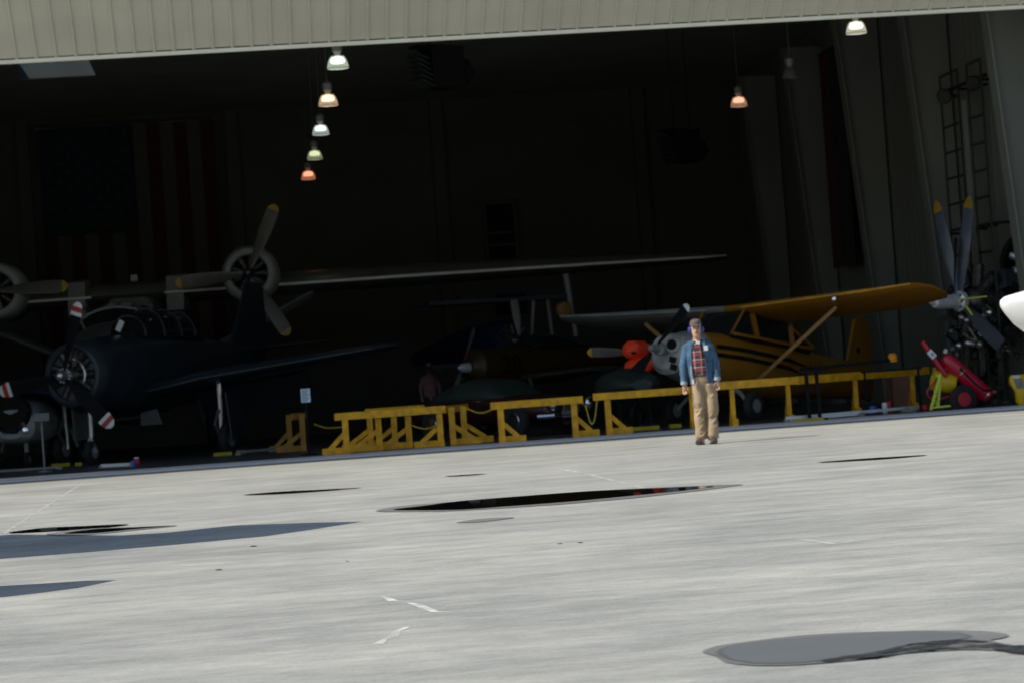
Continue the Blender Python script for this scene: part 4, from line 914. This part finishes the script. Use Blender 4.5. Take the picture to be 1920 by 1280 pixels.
MB().lathe((.62, -.2, .82), (.2, -1, 0), [(0, .09), (.04, .1), (.06, .05)], 14).build('amber_lens', M['yeld'], wk)
# radial engine cowl at the right edge
pc = at(1932, 492, 46)
ce = thing('cowled_engine', 'black ringed radial engine at the right edge above the white nose', 'engine', (pc.x, 46, .012), -35)
MB().lathe((0, 0, pc.z), (0, 1, 0), [(.35, .5), (.02, .53), (0, .57), (.03, .62), (.3, .66), (.6, .66), (.6, .5)], 40, cap=False).build('cowl_ring', M['dark'], ce)
radial(ce, (0, .25, pc.z), .5, M['alu'], 9)
MB().lathe((0, .5, pc.z), (0, 1, 0), [(0, .5), (.04, .5)], 30).build('back_plate', M['dark'], ce)
b = MB()
for s in (-1, 1): b.bar((s*.4, .5, 0), (s*.25, .5, pc.z-.5), .08, .08)
b.bar((-.3, .5, pc.z-.35), (-.9, .3, pc.z-.7), .1, .25); b.build('engine_stand', M['dark'], ce, 0)

# ------------------------------------------------------------------ wheeled extinguisher and drum cart
Yc = 45.0
O = Vector((gx(1806, Yc), Yc, .012)); ext = thing('wheeled_extinguisher', 'big wheeled red fire extinguisher leaning with its hose', 'fire extinguisher', O)
def L(px, py, Y=Yc): return at(px, py, Y)-O
a, c = L(1772, 672), L(1858, 748)
d = (c-a).normalized()
MB().lathe(a-d*.06, d, [(0, .03), (.02, .09), (.08, .13), (.2, .15), (1.05, .15), (1.15, .13), (1.2, .05)], 28).build('cylinder', M['red'], ext)
b = MB()
for k in (.38, 1.02): b.lathe(a+d*k, d, [(0, .151), (0, .154), (.02, .154), (.02, .151)], 28, cap=False)
b.build('band', M['chrome'], ext)
MB().path([L(1729, 640, Yc-.15), L(1762, 688, Yc-.15), L(1775, 705, Yc-.15)], [.05, .05, .04], 12).build('hose_horn', M['red'], ext)
lc = L(1747, 664, Yc-.22); rot = Matrix.Rotation(R(-50), 3, 'Y') if 0 else Matrix.Rotation(R(50), 3, 'Y')
lb = MB().box(lc, (.16, .02, .11), rot).build('label', M['white2'], ext, 0)
MB().box(lc+Vector((.01, -.012, .0)), (.06, .004, .03), rot).build('label_mark', M['ink'], lb, 0)
MB().path([L(1775, 690, Yc-.1), L(1752, 715, Yc-.15), L(1738, 733, Yc-.15), L(1742, 745, Yc-.15), L(1760, 748, Yc-.15), L(1782, 742, Yc-.1)], .018, 8).build('hose', M['red'], ext)
MB().path([L(1800, 690, Yc-.16), L(1828, 718, Yc-.18), L(1846, 732, Yc-.18), L(1868, 728, Yc-.1)], .018, 8).build('carry_handle', M['dark'], ext)
wheel(ext, L(1806, 748, Yc-.28)*1.0, .27, .1, (.25, -1, 0), M['red'])
wheel(ext, L(1822, 746, Yc+.3), .27, .1, (.25, -1, 0), M['red'])
MB().bar(L(1806, 748, Yc-.28), L(1822, 746, Yc+.3), .03, .03).build('axle', M['dark'], ext, 0)
b = MB(); b.lathe(L(1772, 662), (.3, 0, 1), [(0, .04), (.04, .05), (.08, .03)], 12); b.build('valve', M['steelb'], ext)
MB().bar(L(1826, 712, Yc+.16), L(1866, 735, Yc+.1), .06, .06).build('foot_bar', M['red'], ext, 0)
Yd = 44.7
O2 = Vector((gx(1765, Yd), Yd, .012)); dc = thing('drum_cart', 'lime green cart frame carrying a yellow drum beside the red extinguisher', 'cart', O2)
def L2(px, py, Y=Yd): return at(px, py, Y)-O2
a, c = L2(1756, 708), L2(1802, 718); d = (c-a).normalized()
MB().lathe(a+Vector((0, .35, -.03)), d, [(0, .1), (.02, .17), (.05, .19), (.4, .19), (.44, .17), (.46, .1)], 28).build('drum', M['barrel'], dc)
b = MB(); b.bar(L2(1763, 700), L2(1745, 768), .035, .05); b.bar(L2(1749, 699+6, Yd+.3), L2(1756, 764, Yd+.3), .035, .05); b.bar(L2(1745, 764), L2(1782, 760), .03, .035)
b.bar(L2(1758, 705), L2(1749, 706, Yd+.3), .03, .04); b.build('frame', M['lime'], dc, 0)
b = MB(); b.bar(L2(1763, 706, Yd+.05), L2(1758, 764, Yd+.05), .035, .05); b.build('front_leg', M['lime'], dc, 0)
o = MB().box((0, 0, .17), (.3, .25, .34)).build('olive_bag', M['tarp'], None, 0); o.location = at(1735, 722, 46.6)-Vector((0, 0, .17)); tag(o, 'dark olive canvas case hung beside the last barrier post', 'case')
# yellow printed bag at the right edge
random.seed(3); b = MB(); sec = []
for z, rx, ry in ((0, .12, .1), (.08, .15, .12), (.25, .16, .13), (.42, .19, .1), (.52, .2, .07), (.56, .19, .05)):
    sec.append((z, random.uniform(-.02, .02)-.12*z, 0, rx*(1+random.uniform(-.1, .1)), ry))
b.stack(sec, 18, 2.6); o = b.build('printed_bag', M['barrel'], None); o.location = (gx(1922, 44.6), 44.6, .012); tag(o, 'crumpled yellow bag with grey and white print at the right edge', 'bag')
MB().prism([(-.22, -.11, .5), (-.06, -.135, .48), (-.05, -.14, .33), (-.17, -.13, .3)], (0, .01, 0)).build('print_patch', M['greyp'], o, 0)
MB().prism([(-.24, -.1, .55), (-.08, -.1, .55), (-.1, -.11, .5), (-.2, -.11, .49)], (0, .01, 0)).build('white_patch', M['white2'], o, 0)
o = MB().lathe((0, 0, 0), (0, 0, 1), [(0, .1), (.03, .12), (.04, .05), (.06, .03)], 16).build('steel_dish', M['alu'], None); o.location = (gx(1888, 46), 46, .012); tag(o, 'small shiny dish on the floor left of the yellow bag', 'dish')

# ------------------------------------------------------------------ white aircraft nose, right edge, in the sun
pw = at(1876, 569, 30.0)
wa = thing('white_aircraft', 'white rounded aircraft nose entering at the right edge in the sun', 'aircraft', (pw.x, 30.0, 0), -80)
zz = pw.z
b = MB(); b.loft([(0, 0, zz, .01, .01, .01), (.02, 0, zz, .06, .05, .07), (.08, 0, zz, .12, .085, .15), (.2, 0, zz-.01, .2, .12, .28), (.4, 0, zz-.02, .3, .17, .42), (.9, 0, zz-.03, .45, .3, .55), (1.8, 0, zz, .55, .5, .6), (3.2, 0, zz, .55, .55, .6), (6.5, 0, zz+.1, .12, .2, .2)], 32); b.build('fuselage', M['white'], wa)
b = MB(); b.loft([(1.4, 0, zz+.38, .3, .05, .05), (2.0, 0, zz+.42, .45, .45, .1), (3.2, 0, zz+.4, .45, .45, .1), (4.0, 0, zz+.35, .3, .1, .05)], 20); b.build('canopy', M['glass'], wa)
for s in (-1, 1):
    MB().wing([(s*.3, 2.9, zz-.4, 1.6, .2), (s*4.6, 3.4, zz-.2, 1.1, .12)]).build('wing', M['white'], wa)
    wheel(wa, (s*1.1, 2.6, .2), .2, .13); MB().bar((s*1.1, 2.6, .2), (s*1.0, 2.5, zz-.4), .06, .06).build('gear_leg', M['white'], wa, 0)
    MB().wing([(s*.05, 5.7, zz+.2, .8, .08), (s*1.5, 5.9, zz+.22, .6, .05)]).build('tailplane', M['white'], wa)
wheel(wa, (0, .9, .17), .17, .1); MB().bar((0, .9, .17), (0, .95, zz-.4), .05, .05).build('nose_gear_leg', M['white'], wa, 0)
b = MB(); b.prism([(-.03, 5.4, zz+.2), (-.03, 6.5, zz+.2), (-.03, 6.6, zz+1.3), (-.03, 6.1, zz+1.3)], (.06, 0, 0)); b.build('tail_fin', M['white'], wa, 0)

# aircraft parked just outside the left of the frame; its wing and tailplane throw the two blue grey shadows
HW, HT = 3.3, 1.5
def unshade(px, py, H): g = G(px, py); return Vector((g.x+SX*H, g.y+SY*H, H))
tip = unshade(650, 980, HW); wo = unshade(0, 1005, HW); wi = unshade(0, 1047, HW)
pa = thing('shading_aircraft', 'white high wing aircraft parked just left of the frame', 'aircraft', (tip.x-5.2, (wo.y+wi.y)/2, 0)); O = pa.location
W_ = [Vector((-3.5, 0, 0))]
out = [(0, 1047), (170, 1034), (330, 1020), (470, 1007), (560, 994), (655, 979), (560, 981), (420, 986), (300, 999), (200, 1005), (0, 1003)]
pts = [unshade(px, py, HW)-O for px, py in out]; y0, y1 = pts[0].y, pts[-1].y
pts = [Vector((-9.5, y0, HW))] + pts + [Vector((-9.5, y1, HW))]
MB().prism(pts, (0, 0, .12)).build('wing', M['white'], pa, 0)
out = [(0, 1119), (60, 1112), (130, 1103), (180, 1093), (204, 1088), (150, 1089), (70, 1094), (0, 1098)]
pts = [unshade(px, py, HT)-O for px, py in out]; y0t, y1t = pts[0].y, pts[-1].y
xt = -.4; pts = [Vector((-4.0, y0t, HT))] + pts + [Vector((-4.0, y1t, HT))]
MB().prism(pts, (0, 0, .05)).build('tailplane', M['white'], pa, 0)
fx = -3.0; yt = (y0t+y1t)/2
b = MB(); b.loft([(yt-.3, fx, 1.45, .12, .2, .2), (y0-.5, fx, 1.7, .5, .5, .5), (y0+1, fx, 1.9, .65, 1.2, .7), (y1+.5, fx, 1.9, .65, 1.2, .7), (y1+1.5, fx, 1.7, .5, .5, .6), (y1+2.6, fx, 1.6, .2, .2, .2)], 24, 2.5); b.build('fuselage', M['white'], pa)
for s in (-1, 1):
    MB().bar((fx+s*.6, y0+1, 1.3), (fx+s*2.3, y0+1.2, HW), .05, .1).build('wing_strut', M['white'], pa, 0)
    wheel(pa, (fx+s*1.1, y0+1, .25), .25, .15); MB().bar((fx+s*1.1, y0+1, .25), (fx+s*.5, y0+1, 1.4), .06, .06).build('gear_leg', M['white'], pa, 0)
wheel(pa, (fx, y1+1.5, .22), .22, .13); MB().bar((fx, y1+1.5, .22), (fx, y1+1.4, 1.3), .06, .06).build('nose_gear_leg', M['white'], pa, 0)
b = MB(); b.prism([(fx-.03, yt-.3, 1.5), (fx-.03, yt+1.2, 1.6), (fx-.03, yt+.4, 3.0), (fx-.03, yt-.2, 3.0)], (.06, 0, 0)); b.build('tail_fin', M['white'], pa, 0)
for ang in (90, 270): blade(pa, (fx, -(y1+2.7)*-1, 1.6), ang, .95, .16, M['dark'])

# ------------------------------------------------------------------ the person on the apron
M['skin'] = mat('skin', (.5, .29, .2), .55, 0, .22, 16); M['denim'] = mat('denim', (.05, .108, .18), .9, 0, .35, 9, bump=.3)
M['khaki'] = mat('khaki', (.36, .265, .165), .9, 0, .22, 7, (1, 1, .5), bump=.3); M['muff'] = mat('muff_blue', (.03, .06, .36), .4, 0, .05, 9)
M['cap'] = mat('cap_cloth', (.12, .09, .085), .9, 0, .25, 20); M['shoe'] = mat('shoe', (.05, .042, .035), .7, 0, .3, 15); M['cuff'] = mat('cuff', (.3, .34, .36), .9, 0, .15, 15)
def plaid():
    m = bpy.data.materials.new('plaid_shirt'); m.use_nodes = True; n = m.node_tree.nodes; l = m.node_tree.links; b = n['Principled BSDF']; b.inputs['Roughness'].default_value = .9
    tc = n.new('ShaderNodeTexCoord'); sp = n.new('ShaderNodeSeparateXYZ'); l.new(tc.outputs['Object'], sp.inputs[0])
    def band(axis, period, width, off=0):
        a = n.new('ShaderNodeMath'); a.operation = 'ADD'; a.inputs[1].default_value = 10+off; l.new(sp.outputs[axis], a.inputs[0])
        q = n.new('ShaderNodeMath'); q.operation = 'MODULO'; q.inputs[1].default_value = period; l.new(a.outputs[0], q.inputs[0])
        c = n.new('ShaderNodeMath'); c.operation = 'LESS_THAN'; c.inputs[1].default_value = width; l.new(q.outputs[0], c.inputs[0]); return c.outputs[0]
    def mx(f, a, col, k=.8):
        x = n.new('ShaderNodeMix'); x.data_type = 'RGBA'; mu = n.new('ShaderNodeMath'); mu.operation = 'MULTIPLY'; mu.inputs[1].default_value = k; l.new(f, mu.inputs[0]); l.new(mu.outputs[0], x.inputs[0])
        if isinstance(a, tuple): x.inputs[6].default_value = (*a, 1)
        else: l.new(a, x.inputs[6])
        x.inputs[7].default_value = (*col, 1); return x.outputs[2]
    c = mx(band(0, .1, .05), (.26, .04, .05), (.03, .03, .035), .85); c = mx(band(2, .11, .05), c, (.03, .03, .035), .6)
    c = mx(band(0, .1, .012, .02), c, (.4, .28, .28)); c = mx(band(2, .11, .012, .02), c, (.5, .38, .38)); c = mx(band(2, .11, .012, .06), c, (.45, .08, .09))
    l.new(c, b.inputs['Base Color']); return m
M['plaid'] = plaid()
def person():
    base = G(1327, 832)
    b = MB()
    # legs, pelvis, torso, neck
    for s, fx_, kx in ((-1, -.085, -.08), (1, .085, .1)):
        b.path([(s*.085-.01, 0, .9), (kx*.95, -.01, .68), (kx, -.02, .48), (fx_, .0, .3), (fx_, .01, .09)], [.095, .075, .058, .055, .04], 14)
        b.path([(fx_, .03, .05), (fx_-.01, -.08, .045), (fx_-.02, -.17, .03)], [.045, .045, .03], 12)
    b.stack([(.84, 0, 0, .15, .1), (.95, -.01, 0, .165, .11), (1.05, -.02, 0, .15, .1), (1.2, -.035, 0, .165, .105), (1.35, -.045, 0, .185, .11), (1.43, -.05, 0, .15, .09), (1.47, -.05, 0, .07, .065)], 24)
    b.path([(-.05, .005, 1.44), (-.052, -.005, 1.52), (-.055, -.01, 1.56)], [.062, .055, .055], 14)
    # head
    hx, hy, hz_ = -.055, -.02, 1.635
    b.stack([(1.515, hx, hy-.045, .022, .03), (1.53, hx, hy-.04, .042, .05), (1.56, hx, hy-.02, .058, .075), (1.6, hx, hy-.005, .068, .09), (1.645, hx, hy, .075, .1), (1.69, hx, hy, .074, .098), (1.72, hx, hy+.005, .06, .08), (1.74, hx, hy+.01, .03, .045)], 24)
    b.path([(hx, hy-.088, 1.655), (hx, hy-.104, 1.628), (hx, hy-.112, 1.612), (hx, hy-.095, 1.605)], [.009, .012, .016, .012], 8)
    b.path([(hx-.03, hy-.083, 1.668), (hx+.03, hy-.083, 1.668)], [.01, .01], 8)
    b.path([(hx-.02, hy-.088, 1.582), (hx+.02, hy-.088, 1.582)], [.007, .007], 8)
    for s in (-1, 1): b.path([(hx+s*.074, hy, 1.6), (hx+s*.084, hy+.008, 1.64), (hx+s*.076, hy+.008, 1.655)], [.01, .015, .01], 8)
    # arms and hands
    for s, el, wr in ((-1, (-.275, .0, 1.13), (-.285, -.02, .87)), (1, (.2, .0, 1.14), (.205, -.07, .9))):
        sh = (-.05+s*.175, .0, 1.39)
        b.path([sh, ((sh[0]+el[0])/2, .01, (sh[2]+el[2])/2), el, ((el[0]+wr[0])/2, -.01, (el[2]+wr[2])/2), wr], [.045, .046, .04, .036, .029], 12)
        w0 = Vector(wr); dn = Vector((0, -.02, -1)).normalized()
        b.path([w0, w0+dn*.03, w0+dn*.085], [.028, .036, .036], 12, .55)
        for k, (ox, ln) in enumerate(((-.027, .07), (-.009, .08), (.009, .075), (.027, .058))):
            q = w0+dn*.08+Vector((ox*.95, 0, 0)); b.path([q, q+Vector((ox*.1, -.008, -ln*.45)), q+Vector((ox*.05, -.028, -ln*.75)), q+Vector((0, -.045, -ln*.8))], [.0095, .009, .0085, .007], 8)
        q = w0+dn*.03+Vector((-s*.028, -.01, 0)); b.path([q, q+Vector((-s*.02, -.02, -.03)), q+Vector((-s*.018, -.032, -.06))], [.012, .0105, .008], 8)
    o = b.build('person', M['skin'], None); o.location = base
    tag(o, 'person standing on the apron in a denim jacket, khaki trousers, cap and blue ear defenders', 'person')
    rm = o.modifiers.new('join_surface', 'REMESH'); rm.mode = 'VOXEL'; rm.voxel_size = .0065; rm.use_smooth_shade = True
    ss = o.modifiers.new('soften', 'SMOOTH'); ss.factor = .5; ss.iterations = 2
    for s in (-1, 1):
        MB().lathe((hx+s*.029, hy-.083, 1.645), (0, -1, 0), [(0, .018), (.004, .015), (.008, .004)], 10).build('eye', M['cap'], o)
        MB().path([(hx+s*.014, hy-.094, 1.664), (hx+s*.03, hy-.094, 1.668), (hx+s*.045, hy-.084, 1.662)], .007, 6).build('eyebrow', M['shoe'], o)
    MB().path([(hx-.022, hy-.092, 1.584), (hx, hy-.098, 1.582), (hx+.022, hy-.092, 1.584)], .008, 6).build('lips', mat('lips', (.26, .09, .075), .5, 0, 0), o)
    b = MB(); b.stack([(1.6, hx, hy+.035, .074, .075), (1.66, hx, hy+.03, .081, .082), (1.7, hx, hy+.02, .08, .09)], 20); b.build('hair', mat('hair', (.07, .05, .035), .8, 0, .3, 20), o)
    # cap
    b = MB(); b.stack([(1.682, hx, hy, .086, .108), (1.72, hx, hy, .086, .108), (1.755, hx, hy, .074, .093), (1.775, hx, hy, .045, .06), (1.78, hx, hy, .01, .01)], 24, 2.2)
    cp_ = b.build('cap', M['cap'], o)
    b = MB(); b.prism([(hx-.08, hy-.08, 1.69), (hx-.075, hy-.14, 1.682), (hx-.04, hy-.175, 1.676), (hx+.02, hy-.175, 1.676), (hx+.065, hy-.14, 1.682), (hx+.08, hy-.08, 1.69)], (0, 0, .008)); b.build('peak', M['cap'], cp_, 0)
    for s in (-1, 1): MB().lathe((hx+s*.074, hy+.005, 1.632), (s, 0, .05), [(0, .035), (.01, .041), (.035, .038), (.045, .026)], 20).build('ear_defender', M['muff'], o)
    MB().path([(hx+math.cos(a_)*.108, hy+.04, 1.64+math.sin(a_)*.15*1.02) for a_ in [PI*i/12 for i in range(13)]], .007, 6).build('ear_defender_band', M['dark'], o)
    # shirt
    b = MB(); b.stack([(.985, -.015, -.005, .168, .118), (1.05, -.02, -.005, .172, .122), (1.2, -.035, -.005, .178, .125), (1.34, -.045, -.003, .185, .122), (1.42, -.05, 0, .14, .1), (1.465, -.05, 0, .075, .074)], 28)
    sh_ = b.build('shirt', M['plaid'], o)
    b = MB(); b.path([(-.05+math.cos(a_)*.075, -.005+math.sin(a_)*.078, 1.465-.02*math.sin(a_)*-1) for a_ in [2*PI*i/16 for i in range(15)]], .016, 8); b.build('collar', M['plaid'], sh_)
    MB().box((-.045, -.09, 1.445), (.06, .03, .04), Matrix.Rotation(R(15), 3, 'Y')).build('neck_cloth', M['white2'], sh_, 0)
    MB().stack([(.965, -.01, -.003, .172, .122), (.99, -.012, -.003, .173, .123)], 28).build('belt', M['shoe'], o)
    # trousers
    b = MB(); b.stack([(.78, .005, 0, .13, .06), (.84, .005, 0, .172, .1), (.9, 0, 0, .178, .115), (.97, -.012, 0, .17, .12)], 24)
    for s, fx_, kx in ((-1, -.085, -.085), (1, .09, .105)):
        zs = [(.87, s*.085), (.72, kx*.95), (.6, kx), (.48, kx), (.36, fx_*1.02), (.22, fx_), (.14, fx_), (.075, fx_)]
        rr = [.106, .1, .094, .09, .085, .086, .092, .083]
        b.path([(x+.006*math.sin(z*31), .02*math.sin(z*19+s), z) for z, x in zs], rr, 18, 1.05)
        for q in range(9):
            z = .12+.085*q; a0 = random.uniform(-2.6, -1.2); b.path([(kx*.98+math.cos(a0+.3*k)*.085, math.sin(a0+.3*k)*.088, z+.028*k) for k in range(5)], [.006, .014, .017, .013, .005], 6)
        for k, (z, r_) in enumerate(((.1, .012), (.14, .014), (.19, .012), (.5, .01), (.55, .01), (.8, .01))):
            b.path([(fx_+math.cos(t_)*(.08), math.sin(t_)*.082, z+.02*math.sin(t_*2+k)) for t_ in [PI+PI*i/8 for i in range(9)]], r_, 6)
    tr_ = b.build('trousers', M['khaki'], o); rm = tr_.modifiers.new('join_surface', 'REMESH'); rm.mode = 'VOXEL'; rm.voxel_size = .009; rm.use_smooth_shade = True
    sm_ = tr_.modifiers.new('soften', 'SMOOTH'); sm_.iterations = 3
    for s in (-1, 1): MB().box((.005+s*.168, .0, .64), (.03, .13, .18)).build('cargo_pocket', M['khaki'], tr_)
    # jacket: open shell plus sleeves
    b = MB(); rg = []
    for z, cx, rx, ry, gl, gr in ((.86, -.0, .2, .14, .62, .2), (.95, -.01, .195, .14, .6, .22), (1.1, -.025, .2, .145, .58, .24), (1.25, -.035, .208, .148, .52, .24), (1.36, -.045, .215, .14, .42, .24), (1.43, -.05, .17, .115, .34, .26), (1.475, -.05, .09, .09, .4, .4)):
        ring = []; N = 30
        a0_, a1_ = -PI/2+gr*1.6, 3*PI/2-gl*1.25
        for i in range(N+1):
            t_ = a0_+(a1_-a0_)*i/N; w_ = 1+.03*math.sin(t_*9+z*30); ring.append(Vector((cx+math.cos(t_)*rx*w_, math.sin(t_)*ry*w_, z)))
        inner = [Vector((v.x*.94+cx*.06, v.y*.9, v.z)) for v in ring[::-1]]
        rg.append(ring+inner)
    b.rings(rg); jk = b.build('jacket', M['denim'], o)
    for s, el, wr in ((-1, (-.278, .0, 1.13), (-.288, -.02, .89)), (1, (.2, .0, 1.14), (.205, -.07, .92))):
        sh = Vector((-.05+s*.15, .0, 1.41)); el = Vector(el); wr = Vector(wr); P_ = []; rr = []
        for i in range(13):
            t_ = i/12; q = sh.lerp(el, t_*2) if t_ < .5 else el.lerp(wr, t_*2-1); P_.append(q); rr.append((.05 if i == 0 else .08-.03*t_)+.005*math.sin(i*2.3))
        P_[0] += Vector((-s*.06, 0, .035)); sv = MB().path(P_, rr, 16).build('sleeve', M['denim'], jk)
        MB().path([wr+Vector((0, 0, .02)), wr+Vector((0, -.003, -.025))], [.052, .053], 16).build('cuff', M['cuff'], jk)
    b = MB()
    for s in (-1, 1): b.path([(-.05+s*.075, -.03, 1.475), (-.05+s*.1, -.105, 1.42), (-.05+s*.085, -.135, 1.36)], [.02, .024, .01], 8, .5)
    b.build('jacket_collar', M['denim'], jk)
    MB().box((.065, -.145, 1.36), (.06, .012, .07)).build('pale_badge', M['white2'], jk, 0)
    b = MB(); b.path([(-.0, -.075, 1.46), (-.005, -.14, 1.38), (.01, -.155, 1.25)], .012, 6); b.build('strap', M['dark'], o)
    MB().box((-.16, -.13, .9), (.035, .02, .075)).build('pass_card', M['white2'], o, 0)
    MB().path([(-.17, -.12, 1.12), (-.175, -.135, 1.0), (-.16, -.13, .93)], .013, 6).build('grey_lanyard', M['cuff'], o)
    for s, fx_ in ((-1, -.09), (1, .09)):
        b = MB(); b.loft([(-.2, fx_-.055+.06*(s > 0), .03, .04, .025, .027), (-.16, fx_-.045+.045*(s > 0), .04, .055, .035, .037), (-.05, fx_-.015+.01*(s > 0), .05, .052, .05, .047), (.04, fx_, .06, .05, .07, .057), (.085, fx_, .055, .035, .05, .05)], 18, 2.6); s_ = b.build('shoe', M['shoe'], o)
        MB().box((fx_-.008, -.06, .012), (.1, .28, .018)).build('sole', M['rubber'], s_)
    o.rotation_euler = (0, 0, R(-8)); o.scale = (.95, 1, 1)
person()
